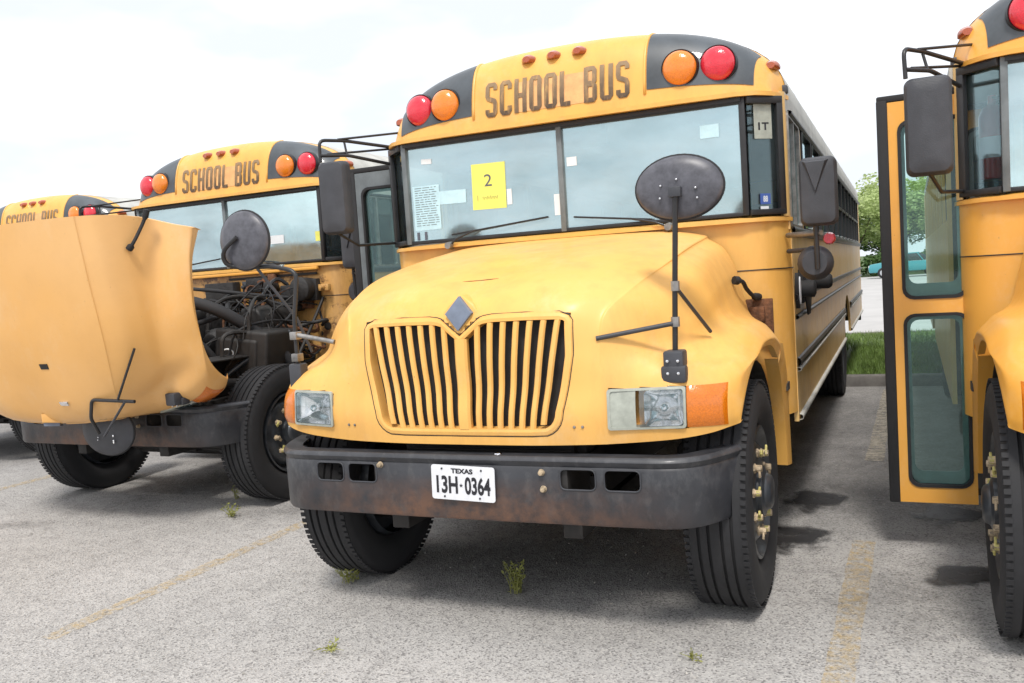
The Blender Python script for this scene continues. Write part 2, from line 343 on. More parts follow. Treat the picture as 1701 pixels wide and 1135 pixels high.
def fit_text(s, x0, x1, z0, z1, yf, depth=.003, bold=.02, sub=0, spacing=1., slant=0., zf=None):
    """letters laid in the XZ plane, stretched to a rectangle, carried by the surface y=yf(x,z)"""
    me = textmesh(s, 1, bold, spacing); bm = bmesh.new(); bm.from_mesh(me); bpy.data.meshes.remove(me)
    if sub:
        bmesh.ops.triangulate(bm, faces=bm.faces[:])
        for _ in range(sub): bmesh.ops.subdivide_edges(bm, edges=[e for e in bm.edges if e.calc_length() > .12], cuts=1)
    xs = [v.co.x for v in bm.verts]; ys = [v.co.y for v in bm.verts]; a, b_, c, d = min(xs), max(xs), min(ys), max(ys)
    for v in bm.verts:
        x = x0+(v.co.x-a)/(b_-a)*(x1-x0); z = z0+(v.co.y-c)/(d-c)*(z1-z0)
        v.co = (x, yf(x, z)-depth, z)
    r = bpy.data.meshes.new('lettering'); bm.to_mesh(r); bm.free(); return r
GL = {'S': [[(1, .82), (1, .93), (.86, 1), (.14, 1), (0, .93), (0, .62), (.10, .55), (.90, .45), (1, .38), (1, .07), (.86, 0), (.14, 0), (0, .07), (0, .18)]],
      'C': [[(1, .78), (1, .93), (.86, 1), (.14, 1), (0, .93), (0, .07), (.14, 0), (.86, 0), (1, .07), (1, .22)]],
      'H': [[(0, -.06), (0, 1.06)], [(1, -.06), (1, 1.06)], [(0, .5), (1, .5)]],
      'O': [[(.5, 1), (.14, 1), (0, .93), (0, .07), (.14, 0), (.86, 0), (1, .07), (1, .93), (.86, 1), (.5, 1)]],
      'L': [[(0, 1.06), (0, 0), (1, 0)]], 'U': [[(0, 1.06), (0, .07), (.14, 0), (.86, 0), (1, .07), (1, 1.06)]],
      'B': [[(0, -.06), (0, 1.06)], [(0, 1), (.84, 1), (.98, .93), (.98, .60), (.84, .53), (0, .53)], [(0, 0), (.86, 0), (1, .07), (1, .44), (.84, .50), (.2, .50)]]}
def stencil(text, x0, x1, z0, z1, yf, w, depth):
    """condensed block lettering built from strokes, carried by the surface yf"""
    m = MB(); n = sum(.55 if c == ' ' else 1 for c in text); adv = (x1-x0)/n; gw = adv*.54; x = x0+adv*.22; k = 0
    for ch in text:
        if ch == ' ': x += adv*.55; continue
        for pl_ in GL[ch]:
            P = [Vector((x+u*gw, z0+w/2+v*(z1-z0-w))) for u, v in pl_]; Q = []
            for a, b in zip(P[:-1], P[1:]):
                s_ = max(1, int((b-a).length/.02)); Q += [a.lerp(b, i/s_) for i in range(s_)]
            Q.append(P[-1]); G = []; k += 1; dd = depth+.0004*(k % 4)
            for i, p in enumerate(Q):
                d = (Q[min(i+1, len(Q)-1)]-Q[max(i-1, 0)]).normalized(); nn = Vector((-d.y, d.x))*w/2
                G.append([Vector((p.x+nn.x*a, yf(p.x+nn.x*a, p.y+nn.y*a)-dd, p.y+nn.y*a)) for a in (-1, 0, 1)])
            m.grid(G)
        x += adv
    return m.mesh('lettering', smooth=180)
def CR(P, t):
    """Catmull-Rom through list of Vectors"""
    n = len(P)-1; t = max(0, min(n-1e-9, t)); i = int(t); f = t-i
    p1, p2 = P[i], P[i+1]; p0 = P[i-1] if i > 0 else 2*p1-p2; p3 = P[i+2] if i+2 <= n else 2*p2-p1
    return .5*((2*p1)+(p2-p0)*f+(2*p0-5*p1+4*p2-p3)*f*f+(3*p1-p0-3*p2+p3)*f**3)
def rounded(x0, x1, z0, z1, r, n=5):
    P = []
    for cx, cz, a in ((x1-r, z1-r, 0), (x0+r, z1-r, 90), (x0+r, z0+r, 180), (x1-r, z0+r, 270)):
        for k in range(n+1): q = R(a+90*k/n); P.append((cx+r*math.cos(q), cz+r*math.sin(q)))
    return P
def ringprism(outer, inner, ax, a0, a1):
    """frame between two outlines with equal point counts"""
    n = len(outer); m = MB()
    def P(p, a): return {'x': (a, p[0], p[1]), 'y': (p[0], a, p[1]), 'z': (p[0], p[1], a)}[ax]
    V = [P(p, a0) for p in outer]+[P(p, a0) for p in inner]+[P(p, a1) for p in outer]+[P(p, a1) for p in inner]; F = []
    for i in range(n):
        j = (i+1) % n; F += [(i, j, n+j, n+i), (2*n+i, 3*n+i, 3*n+j, 2*n+j), (i, 2*n+i, 2*n+j, j), (n+i, n+j, 3*n+j, 3*n+i)]
    return m.add(V, F)

# ------------------------------------------------------------------ hood surface (shared control grid)
def hood_ctrl():
    x = [0, .30, .50, .62, .75, .88, .97, 1.045, 1.095, 1.13]
    y = [.045, .05, .06, .075, .10, .13, .155, .185, .22, .27]
    rows = []
    rows.append([(x[i], y[i]+.004, z) for i, z in enumerate([.845, .845, .848, .85, .855, .862, .872, .885, .898, .905])])
    rows.append([(x[i], y[i]-.006, z) for i, z in enumerate([.97, .97, .97, .97, .97, .965, .96, .955, .95, .945])])
    rows.append([(x[i], y[i]+.008, z) for i, z in enumerate([1.09, 1.09, 1.09, 1.085, 1.075, 1.065, 1.06, 1.05, 1.03, 1.0])])
    rows.append([(0, .05, 1.24), (.3, .058, 1.24), (.49, .075, 1.24), (.6, .10, 1.22), (.72, .14, 1.19), (.85, .18, 1.165), (.955, .215, 1.15), (1.035, .26, 1.13), (1.10, .30, 1.115), (1.14, .34, 1.095)])
    rows.append([(0, .075, 1.42), (.3, .085, 1.42), (.49, .105, 1.41), (.61, .145, 1.375), (.74, .21, 1.315), (.85, .29, 1.24), (.94, .34, 1.20), (1.04, .39, 1.17), (1.11, .43, 1.16), (1.155, .46, 1.13)])
    rows.append([(0, .21, 1.512), (.32, .22, 1.53), (.54, .245, 1.505), (.69, .29, 1.475), (.82, .35, 1.41), (.91, .41, 1.33), (.965, .47, 1.275), (1.03, .52, 1.235), (1.11, .56, 1.20), (1.166, .59, 1.15)])
    rows.append([(0, .62, 1.645), (.35, .62, 1.64), (.59, .62, 1.62), (.77, .63, 1.58), (.895, .65, 1.51), (.955, .68, 1.415), (.985, .71, 1.335), (1.03, .74, 1.29), (1.105, .77, 1.255), (1.17, .79, 1.195)])
    rows.append([(0, 1.02, 1.71), (.34, 1.02, 1.708), (.60, 1.02, 1.695), (.79, 1.02, 1.655), (.90, 1.02, 1.585), (.955, 1.03, 1.48), (.985, 1.05, 1.37), (1.03, 1.07, 1.295), (1.11, 1.08, 1.255), (1.178, 1.09, 1.19)])
    rows.append([(0, 1.42, 1.765), (.35, 1.42, 1.762), (.62, 1.42, 1.75), (.80, 1.42, 1.71), (.905, 1.42, 1.635), (.965, 1.415, 1.52), (1.0, 1.40, 1.38), (1.035, 1.375, 1.28), (1.115, 1.345, 1.225), (1.18, 1.32, 1.14)])
    lip = [(.29, .912), (.32, .965), (.375, 1.03), (.45, 1.085), (.55, 1.125), (.69, 1.15), (.86, 1.162), (1.10, 1.14), (1.30, 1.06)]
    for r, (ly, lz), lx in zip(rows, lip, (1.138, 1.145, 1.152, 1.158, 1.163, 1.165, 1.168, 1.17, 1.172)):
        e = r[-1]; L = Vector((lx, ly, lz)); r.append(tuple((Vector(e)*.45+L*.55)+Vector((.004, 0, 0)))); r.append(tuple(L))
    out_ = []
    for i, r in enumerate(rows):
        r = [Vector(p) for p in r]
        if i >= 4: d = Vector((.028, 0, -.004*min(i-3, 4)-.002)); r = r[:3]+[r[3]+Vector((.0, 0, .006)), r[3]+d]+r[4:]
        else: r = r[:4]+[r[3]+(r[4]-r[3])*.22]+r[4:]
        out_.append(r)
    return out_
def hood_grid(nc=8, nr=8):
    C = hood_ctrl(); C2 = []
    for r in C: C2.append([Vector((-p.x, p.y, p.z)) for p in r[:0:-1]]+r)
    m = len(C2[0]); A = [[CR(r, j/nc) for j in range((m-1)*nc+1)] for r in C2]
    return [[CR([A[i][j] for i in range(len(A))], k/nr) for j in range(len(A[0]))] for k in range((len(A)-1)*nr+1)]
HG = hood_grid(6, 6)
_h = MB().grid(HG); HB = BVHTree.FromPolygons(_h.v, _h.f)
def hy(x, z, default=.2):
    r = HB.ray_cast(Vector((x, -2, z)), Vector((0, 1, 0))); return r[0].y if r[0] else default
GT, GBOT = 1.385, .905           # grille opening
def ghalf(z):                     # half width of the grille at height z
    f = max(0, min(1, (z-GBOT)/(GT-GBOT)))
    return .395+.092*min(1, f*1.5)**.6
def gtop(x): return 1.303+abs(x)*.82 if abs(x) < .10 else GT+.0
def gcorner(z): return ghalf(z) if z > GBOT+.08 else ghalf(GBOT+.08)-.08+math.sqrt(max(0, .08**2-(GBOT+.08-z)**2))
def in_grille(x, z): return GBOT-.002 < z < gtop(x)+.005 and abs(x) < gcorner(z)+.004
def mk_hood():
    G = hood_grid(12, 12); m = MB()
    for r in G:
        for k, p in enumerate(r):
            if p.y < .3 and in_grille(p.x, p.z): r[k] = Vector((p.x, p.y+.10, p.z))
            elif p.y < .4 and (.645 < p.x < .955 or -.988 < p.x < -.722) and .914 < p.z < 1.073: r[k] = Vector((p.x, p.y+.085, p.z))
    m.grid(G)
    for j in (0, -1):
        L = [r[j] for r in G]; m.grid([L, [p+Vector((-.03 if p.x > 0 else .03, .0, .004)) for p in L], [p+Vector((-.032 if p.x > 0 else .032, .0, .03)) for p in L]])
    L = G[0]; m.grid([L, [p+Vector((0, .035, .002)) for p in L]])
    L = G[-1]; m.grid([L, [p+Vector((0, .0, -.03)) for p in L]])
    return m.mesh('hood', smooth=50)
def offs(x, z, d): return Vector((x, hy(x, z)-d, z))
def patch(x0, x1, z0, z1, d0, nx=10, nz=5, r=None):
    """thin curved piece following the hood front, standing d0 proud"""
    G = []
    for j in range(nz+1):
        z = z0+(z1-z0)*j/nz
        G.append([offs(x0+(x1-x0)*i/nx, z, d0) for i in range(nx+1)])
    return G
def mk_bar(k, side):
    def f():
        # bar k of 7 on one side; top x and bottom x fan inwards
        xt = (.021+.0604*k)*side; xb = (.018+.0496*k)*side
        zt = GT-.012 if abs(xt) > .10 else gtop(xt)-.005; zb = GBOT+.008 if k < 7 else GBOT+.03; G = []
        w = .0140
        for i in range(13):
            f_ = i/12; z = zb+(zt-zb)*f_; x = xb+(xt-xb)*f_; y = hy(x, z)
            G.append([Vector((x+a*w, y+b, z)) for a, b in ((-.95, .010), (-1, .005), (-.6, -.003), (.6, -.003), (1, .005), (.95, .010))])
        return MB().grid(G).mesh('bar', smooth=40)
    return f
def mk_cbar():
    G = []
    for i in range(13):
        f_ = i/12; z = GBOT+.01+(1.298-GBOT)*f_; y = hy(0, z); w = .030
        G.append([Vector((a*w, y+b, z)) for a, b in ((-1, .025), (-1, .004), (-.7, -.006), (.7, -.006), (1, .004), (1, .025))])
    return MB().grid(G).mesh('bar', smooth=40)
def goutline(ex=0.0):
    P = []
    for k in range(1, 6): q = R(-90+90*k/6); P.append((ghalf(GBOT+.08)-.08+(.08+ex)*math.cos(q), GBOT+.08+(.08+ex)*math.sin(q)))
    for i in range(14): z = GBOT+.085+(GT-.105-GBOT)*i/13; P.append((ghalf(z)+ex, z))
    P += [(ghalf(GT)-.01+ex*.8, GT-.008+ex*.6), (ghalf(GT)-.035, GT+ex), (.30, GT+.003+ex), (.15, GT+.002+ex), (.112, GT-.003+ex), (.09, 1.375+ex), (.045, 1.338+ex), (0, 1.302+ex)]
    Q = [(-x, z) for x, z in P[:-1]][::-1]; B = []
    for x in (-.31, -.2, 0, .2, .31): B.append((x, GBOT-ex))
    return P+Q+B
def mk_gframe():
    m = MB()
    def ring(e0, e1, d0, d1):
        A = goutline(e0); B = goutline(e1); n = len(A)
        V = [offs(x, z, d0) for x, z in A]+[offs(x, z, d1) for x, z in B]
        return V, [(i, (i+1) % n, n+(i+1) % n, n+i) for i in range(n)]
    for a, b, c, d in ((-.014, -.012, -.06, .004), (-.012, .002, .003, .006), (.002, .016, .006, .004), (.016, .018, .004, -.006)):
        m.add(*ring(a, b, c, d))
    return m.mesh('frame', smooth=50)
def mk_gseam():
    A = goutline(.0215); return MB().tube([offs(x, z, -.001) for x, z in A], .0028, 6, closed=True).mesh('seam', smooth=180)
def mk_gback():
    G = []
    for j in range(13):
        z = GBOT-.0+(GT+.01-GBOT)*j/12; w = gcorner(z)-.002; G.append([Vector((w*(2*i/20-1), hy(w*(2*i/20-1)*.98, z)+.055, z)) for i in range(21)])
    return MB().grid(G).mesh('mesh')
def mk_emblem():
    def f():
        y = hy(0, 1.40)-.012; s_, t_ = .064, .074; zc = 1.418; tilt = (1.42-1.24)
        P = [(0, zc+t_), (s_, zc), (0, zc-t_), (-s_, zc)]
        def yy(z): return .050+(z-1.30)*.20
        m = MB(); V = []
        for k, d in ((1, .0), (1, -.022), (.86, -.024)):
            V += [Vector((x*k, yy(zc+(z-zc)*k)+d, zc+(z-zc)*k)) for x, z in P]
        m.add(V, [(0, 1, 5, 4), (1, 2, 6, 5), (2, 3, 7, 6), (3, 0, 4, 7), (4, 5, 9, 8), (5, 6, 10, 9), (6, 7, 11, 10), (7, 4, 8, 11), (8, 9, 10, 11)])
        return m.mesh('emblem', smooth=20)
    return f
def mk_emblem_mount():
    def yy(z): return .062+(z-1.30)*.20
    m = MB(); P = [(0, 1.300), (-.100, 1.40), (-.06, 1.455), (0, 1.50), (.06, 1.455), (.100, 1.40)]; n = len(P)
    m.add([Vector((x, yy(z)-.012, z)) for x, z in P]+[Vector((x*1.03, yy(z)+.05, z)) for x, z in P], [tuple(range(n))]+[(i, (i+1) % n, n+(i+1) % n, n+i) for i in range(n)])
    return m.mesh('mount', bevel=.006, smooth=40)
# headlamp set: side=+1 right of picture
HX = {1: (.650, .945, .862), -1: (.725, .985, .855)}     # bezel inner, bezel outer, lamp centre
def mk_hbezel(s):
    def f():
        x0, x1, _ = HX[s]; O = rounded(x0-.008, x1+.004, .910, 1.078, .012, 3); I = rounded(x0+.004, x1-.006, .920, 1.068, .010, 3); m = MB(); n = len(O)
        V = []
        for P, d in ((O, -.004), (O, .012), (I, .012), (I, -.05)): V += [offs(s*x, z, d) for x, z in P]
        m.add(V, [(r*n+i, r*n+(i+1) % n, (r+1)*n+(i+1) % n, (r+1)*n+i) for r in range(3) for i in range(n)])
        return m.mesh('bezel', smooth=50)
    return f
def mk_hpanel(s): return lambda: MB().grid(patch(s*.652, s*.755, .918, 1.070, .006, 4, 4)).mesh('panel')
def mk_hrefl(s):
    def f():
        m = MB(); cx, cz = HX[s][2], .994; hw = HX[s][1]-.008-cx; G = []
        for j in range(9):
            k = j/8; ring = []
            for x, z in rounded(-hw, hw, -.073, .073, .02, 5):
                kk = max(1-k, .12); q = math.atan2(z/.073, x/hw); e_ = min(1, k*3); x = x*(1-e_)+hw*.97*math.cos(q)*e_; z = z*(1-e_)+.071*math.sin(q)*e_; ring.append(Vector((s*(cx+x*kk), hy(s*(cx+x), cz+z)*(1-k)+hy(s*cx, cz)*k-.002+.06*(1-(1-k)**2)**.5, cz+z*kk)))
            G.append(ring)
        m.grid(G, wrap=True)
        m.lathe([(-.015, .0), (-.015, .016), (.03, .02), (.03, 0)], 'y', (s*cx, hy(s*cx, cz)+.015, cz), 12)
        return m.mesh('reflector', smooth=180)
    return f
def mk_hlens(s): return lambda: MB().grid(patch(s*(HX[s][2]-.092 if s > 0 else HX[s][0]+.002), s*(HX[s][1]-.004), .920, 1.068, .010, 8, 4)).mesh('lens', smooth=180)
def mk_turn(s):
    def f():
        m = MB(); G = []; n = 14; xa = HX[s][1]+.006
        for j in range(7):
            z = .912+(1.078-.912)*j/6; row = []
            for i in range(n+1):
                x = xa+(1.10-xa)*i/n; e = min(i, n-i, j, 6-j); d = (.003 if e == 0 else .013)
                row.append(offs(s*x, z, d))
            G.append(row)
        return m.grid(G).mesh('turn', smooth=60)
    return f
# cross-over mirror, side +1 (right of picture): local frame of bus
def mk_ell(cx, cy, cz, rx, rz, depth=.05):
    def f():
        pr = [(0, .02), (.004, .35), (.012, .7), (.026, .93), (.040, 1.0), (.052, 1.0), (.054, .97), (.040, .5), (.036, .02)]
        m = MB(); m.lathe([(a*depth/.054, r_) for a, r_ in pr], 'y', (0, 0, 0), 40, True, rx, rz)
        m.v = [(x+cx, y+cy, z+cz) for x, y, z in m.v]; return m.mesh('m', smooth=45)
    return f
def mk_ellrim(cx, cy, cz, rx, rz):
    return lambda: MB().tube([(cx+rx*math.cos(a), cy+.046, cz+rz*math.sin(a)) for a in [2*math.pi*k/40 for k in range(40)]], .0075, 8, True).mesh('rim', smooth=180)

# ------------------------------------------------------------------ bus body
HW = 1.22; ZG = 2.445; HR = .455; YB = 11.6
def arc_h(a): return HR*max(0, 1-abs(a)**2.35)**(1/2.35)
def capP(a, th):
    s_, c_ = math.sin(th), math.cos(th); zf = s_**.60 if s_ > 0 else 0; yf = 1-(c_**.60 if c_ > 1e-6 else 0)
    h = arc_h(a)-.035*(1-yf)*0
    return Vector(((1.165+.055*yf)*a, 1.425+.045*zf*(1-yf)+.33*yf+.16*abs(a)**5*(1-yf), ZG+h*zf))
def acols(n=24): return [math.copysign(abs(math.sin(math.pi/2*k/n))**1.0, k) for k in range(-n, n+1)]
def mk_cap():
    G = [[capP(a, math.pi/2*(j/18)**1.2) for a in acols(30)] for j in range(19)]
    G.insert(0, [p+Vector((0, 0, -.0)) for p in G[0]])
    return MB().grid(G[1:]).mesh('cap', solid=.01, smooth=60)
_c = MB().grid([[capP(a, math.pi/2*(j/40)**1.2) for a in acols(60)] for j in range(41)]); CB = BVHTree.FromPolygons(_c.v, _c.f)
def cy_(x, z, default=1.47):
    r = CB.ray_cast(Vector((x, -2, z)), Vector((0, 1, 0))); return r[0].y if r[0] else default
def mk_capblack(s):
    def f():
        G = []; n = 20
        for j in range(17):
            th = R(3.5)+(R(76)-R(3.5))*j/16; row = []
            for i in range(n+1):
                a = .455+(.925-.455)*i/n; p = capP(a*s, th); q = capP(a*s+.004, th); r_ = capP(a*s, min(th+.01, 1.56)); nn = (q-p).cross(r_-p).normalized()
                if nn.y > 0: nn = -nn
                row.append(p+nn*.004)
            G.append(row)
        return MB().grid(G).mesh('blk', smooth=60)
    return f
def mk_caprib(s):
    return lambda: MB().tube([capP(s*.445, R(2+80*k/14)) for k in range(15)], .009, 8).mesh('rib', smooth=180)
def lamp_dome(x, z, r=.092):
    def f():
        y = cy_(x, z); m = MB(); pr = [(-.058, 0), (-.057, r*.25), (-.052, r*.55), (-.042, r*.8), (-.028, r*.95), (-.012, r), (.01, r)]
        m.lathe(pr, 'y', (x, y-.002, z), 32); return m.mesh('dome', smooth=50)
    return f
def lamp_bezel(x, z, r=.100):
    def f():
        y = cy_(x, z); m = MB(); m.lathe([(-.012, r*.9), (-.018, r*.97), (-.012, r), (.02, r*1.03)], 'y', (x, y, z), 32, False); return m.mesh('bz', smooth=50)
    return f
def mk_clear(x, y, z, rx=.045):
    def f():
        m = MB(); m.lathe([(-.0, 0), (.0, .5), (.35, .9), (.8, 1), (1, 1)], 'y', (0, 0, 0), 16, True)
        m.v = [(x+a*rx, y-.045+b*.08, z+max(-.5, c)*.034) for a, b, c in m.v]; return m.mesh('cl', smooth=50)
    return f
def mk_roof():
    G = []
    ys = [1.745+(YB-1.745)*k/28 for k in range(29)]
    for y in ys: G.append([Vector((HW*a, y, ZG+arc_h(a)+.002)) for a in acols(16)])
    m = MB().grid(G)
    for k in range(1, 13):
        y = 1.745+k*.76
        for a0, a1 in zip(acols(16)[:-1], acols(16)[1:]):
            p = Vector((HW*a0, y, ZG+arc_h(a0)+.006)); q = Vector((HW*a1, y, ZG+arc_h(a1)+.006))
            m.add([p+Vector((0, -.02, -.006)), p, q, q+Vector((0, -.02, -.006)), p+Vector((0, .02, -.006)), q+Vector((0, .02, -.006))], [(0, 1, 2, 3), (1, 4, 5, 2)])
    return m.mesh('roof', smooth=60)
def cowl_path(): return [(0, 1.452), (.5, 1.452), (.9, 1.46), (1.03, 1.475), (1.10, 1.50), (1.155, 1.545), (1.19, 1.60), (1.21, 1.66), (1.22, 1.72)]
def fullpath(P): return [(-x, y) for x, y in P[:0:-1]]+P
def mk_cowl():
    P = fullpath(cowl_path()); return MB().grid([[Vector((x, y, z)) for x, y in P] for z in (.72, 1.0, 1.3, 1.512, 1.79)]).mesh('cowl', solid=.02, smooth=50)
def mk_cowlseam():
    P = fullpath(cowl_path()); m = MB(); m.tube([(x, y-.002, 1.512) if abs(x) < 1.0 else (x+math.copysign(.002, x), y-.001, 1.512) for x, y in P], .003, 6); return m.mesh('s', smooth=180)
def mk_sill():      # ledge under the windscreen
    P = fullpath([(0, 1.405), (.7, 1.405), (1.0, 1.425), (1.12, 1.475), (1.20, 1.58), (1.232, 1.70)]); Q = fullpath([(0, 1.50), (.7, 1.50), (.97, 1.52), (1.06, 1.57), (1.12, 1.64), (1.15, 1.72)])
    G = [[Vector((x, y, 1.765)) for x, y in P], [Vector((x, y, 1.785)) for x, y in P], [Vector((x, y, 1.803)) for x, y in Q]]
    return MB().grid(G).mesh('sill', smooth=50)
def mk_visor():
    P = fullpath([(0, 1.385), (.7, 1.39), (1.0, 1.41), (1.10, 1.45), (1.17, 1.53), (1.205, 1.62), (1.232, 1.74)]); Q = fullpath([(0, 1.50), (.7, 1.50), (.95, 1.52), (1.04, 1.56), (1.10, 1.62), (1.15, 1.68), (1.18, 1.74)])
    G = [[Vector((x, y, 2.425)) for x, y in Q], [Vector((x, y, 2.418)) for x, y in P], [Vector((x, y, 2.440)) for x, y in P], [Vector((x, y, 2.452)) for x, y in Q]]
    return MB().grid(G).mesh('visor', smooth=30)
ZW0, ZW1 = 1.80, 2.42
def wy(x): return 1.463 if abs(x) < .9 else 1.463+(abs(x)-.9)*.18
def mk_wsframe():
    m = MB()
    m.box(-1.03, 1.03, 1.452, 1.485, ZW0, ZW0+.022); m.box(-1.03, 1.03, 1.450, 1.485, ZW1-.035, ZW1)
    return m.mesh('f', bevel=.004)
def mk_wspost(x0, x1): return lambda: MB().box(x0, x1, 1.446, 1.49, ZW0+.002, ZW1-.003).mesh('p', bevel=.004)
def mk_wspane(s): return lambda: MB().box(min(s*.014, s*1.01), max(s*.014, s*1.01), 1.468, 1.474, ZW0+.02, ZW1-.03).mesh('pane')
def quadpane(p, q, z0, z1, t=.006):
    d = Vector((q[0]-p[0], q[1]-p[1], 0)).normalized(); n = Vector((d.y, -d.x, 0))*t; A = Vector((p[0], p[1], z0)); B = Vector((q[0], q[1], z0)); h = Vector((0, 0, z1-z0))
    return MB().add([A, B, B+n, A+n, A+h, B+h, B+n+h, A+n+h], [(0, 1, 2, 3), (4, 5, 6, 7), (0, 1, 5, 4), (1, 2, 6, 5), (2, 3, 7, 6), (3, 0, 4, 7)])
def mk_cornerpane(s): return lambda: quadpane((s*1.045, 1.475), (s*1.178, 1.60), ZW0+.02, ZW1-.03).mesh('cp')
def mk_cornerframe(s):
    def f():
        m = MB()
        for z0, z1 in ((ZW0, ZW0+.03), (ZW1-.04, ZW1)):
            q = quadpane((s*1.035, 1.462), (s*1.192, 1.607), z0, z1, .03*s); m.add(q.v, q.f)
        q = quadpane((s*1.168, 1.585), (s*1.196, 1.611), ZW0, ZW1, .03*s); m.add(q.v, q.f)
        return m.mesh('cf', bevel=.003)
    return f
def mk_pillar(s):
    def f():
        m = MB(); G = [[Vector((s*1.196, 1.610, z)), Vector((s*1.214, 1.635, z)), Vector((s*1.22, 1.665, z)), Vector((s*1.175, 1.665, z))] for z in (1.79, 2.45)]
        return m.grid(G).mesh('pl', solid=.004)
    return f
WIN0, WP, NW = 2.42, .722, 12      # passenger windows along the side
AX_F, AX_R = .77, 7.2
def side_panel(s, door):
    def f():
        m = MB(); x = s*HW
        def rect(y0, y1, z0, z1): m.add([(x, y0, z0), (x, y1, z0), (x, y1, z1), (x, y0, z1)], [(0, 1, 2, 3)])
        # skirt with rear wheel arch
        zb = .66; y0 = 2.36 if door else 1.70
        P = [(y0, zb+.0), (6.42, zb)]
        for k in range(0, 13): q = math.pi-math.pi*k/12; P.append((AX_R+.62*math.cos(q), zb+.0+.46*math.sin(q)))
        P += [(7.98, zb), (YB, zb), (YB, 1.72), (y0, 1.72)]
        # split as strips so the arch stays clean
        m.add([(x, a, b) for a, b in P], [tuple(range(len(P)))])
        if not door: rect(1.665, 1.70, 1.72, 2.36)
        rect(2.30 if not door else 2.36, WIN0, 1.72, 2.36)
        for k in range(1, NW): y = WIN0+k*WP; rect(y-.045, y+.045, 1.72, 2.36)
        rect(WIN0+NW*WP-.028, YB, 1.72, 2.36)
        return m.mesh('side', solid=.025)
    return f
def mk_rearpanel():
    m = MB(); P = [(HW*a, ZG+arc_h(a)) for a in acols(12)]; m.add([(x, YB, z) for x, z in P]+[(1.22, YB, .66), (-1.22, YB, .66)], [tuple(range(len(P)+2))]); return m.mesh('rear', solid=.02)
def mk_winframe(s):
    def f():
        x0, x1 = sorted((s*(HW-.03), s*(HW+.008))); O = rounded(.045, WP-.045, 1.722, 2.358, .03, 3); I = rounded(.062, WP-.062, 1.745, 2.335, .025, 3)
        m = ringprism(O, I, 'x', x0, x1); m.box(x0, x1-.002*s if s > 0 else x1, .055, WP-.055, 2.03, 2.06)
        return m.mesh('wf', smooth=30)
    return f
def mk_winpane(s, up_):
    z0, z1 = (2.055, 2.335) if up_ else (1.745, 2.035)
    return lambda: MB().box(min(s*(HW-.016), s*(HW-.012)), max(s*(HW-.016), s*(HW-.012)), .05, WP-.05, z0, z1).mesh('wp')
def mk_rail(s, z, h, d=.018, y0=1.72, y1=YB):
    def f():
        m = MB(); x = s*HW; Q = [(0, -h/2), (d*.7, -h*.42), (d, -h*.2), (d, h*.2), (d*.7, h*.42), (0, h/2)]
        segs = [(y0, y1)]
        if z < 1.12: segs = [(y0, AX_R-.64), (AX_R+.64, y1)]
        for a, b in segs: m.grid([[Vector((x+s*q, y, z+w)) for q, w in Q] for y in (a, b)])
        return m.mesh('rail', solid=.002, smooth=40)
    return f
# doors: leaf lies in XZ plane, local origin at hinge, extends to -x
def mk_leaf(w=.36):
    def f():
        z0, z1 = .26, 2.31; m = MB()
        def ring(x0, x1, a, b, y0, y1, th):
            O = rounded(x0, x1, a, b, .002, 3); I = rounded(x0+th[0], x1-th[1], a+th[2], b-th[3], .05, 3); q = ringprism(O, I, 'y', y0, y1); m.add(q.v, q.f)
        ring(-w, 0, z0, 1.28, -.018, .018, (.045, .022, .085, .045)); ring(-w, 0, 1.28, z1, -.018, .018, (.045, .022, .035, .10))
        return m.mesh('leaf', bevel=.0, smooth=40)
    return f
def mk_leafgasket(w=.36):
    def f():
        m = MB()
        for a, b in ((.345, 1.235), (1.315, 2.21)):
            O = rounded(-w+.042, -.018, a-.004, b+.004, .055, 4); I = rounded(-w+.058, -.034, a+.012, b-.012, .045, 4); q = ringprism(O, I, 'y', -.024, .024); m.add(q.v, q.f)
        return m.mesh('gask', smooth=40)
    return f
def mk_leafpane(w, a, b): return lambda: MB().box(-w+.05, -.03, -.003, .003, a, b).mesh('lp')
def mk_leafedge(w):
    return lambda: MB().box(-w-.052, -w, -.024, .024, .255, 2.325).box(-w-.05, 0, -.022, .022, 2.312, 2.345).mesh('edge', bevel=.008)
# wheels: axis x, local origin at centre, outer face towards +x
RT = .515
def mk_tyre():
    m = MB(); h = .138; pr = []
    out_ = [(h*.55, .300), (h*.80, .318), (h*.98, .365), (h*1.03, .41), (h*1.0, .455), (h*.93, .488), (h*.84, .502)]
    tread = []
    for k, x in enumerate([.108, .066, .060, .034, .028, .004]):
        pass
    right = [(.108, RT-.003), (.076, RT), (.074, RT-.014), (.064, RT-.014), (.062, RT), (.034, RT+.001), (.032, RT-.014), (.022, RT-.014), (.020, RT+.001)]
    prof = [(-a, r_) for a, r_ in out_]+[(-a, r_) for a, r_ in right]+[(a, r_) for a, r_ in right[::-1]]+out_[::-1]
    m.lathe(prof, 'x', (0, 0, 0), 96, False)
    # shoulder sipes: small blocks
    for k in range(96):
        q = 2*math.pi*k/96
        for sx in (-1, 1):
            c = Vector((sx*.118, math.cos(q)*(RT-.004), math.sin(q)*(RT-.004))); M_ = Matrix.Rotation(q, 3, 'X')
            P = [M_ @ Vector((a, b, d)) for a in (-.012, .012) for b in (-.004, .003) for d in (-.010, .010)]
            m.add([c+p for p in P], [(0, 1, 3, 2), (4, 6, 7, 5), (0, 4, 5, 1), (2, 3, 7, 6), (0, 2, 6, 4), (1, 5, 7, 3)])
    return m.mesh('tyre', smooth=38)
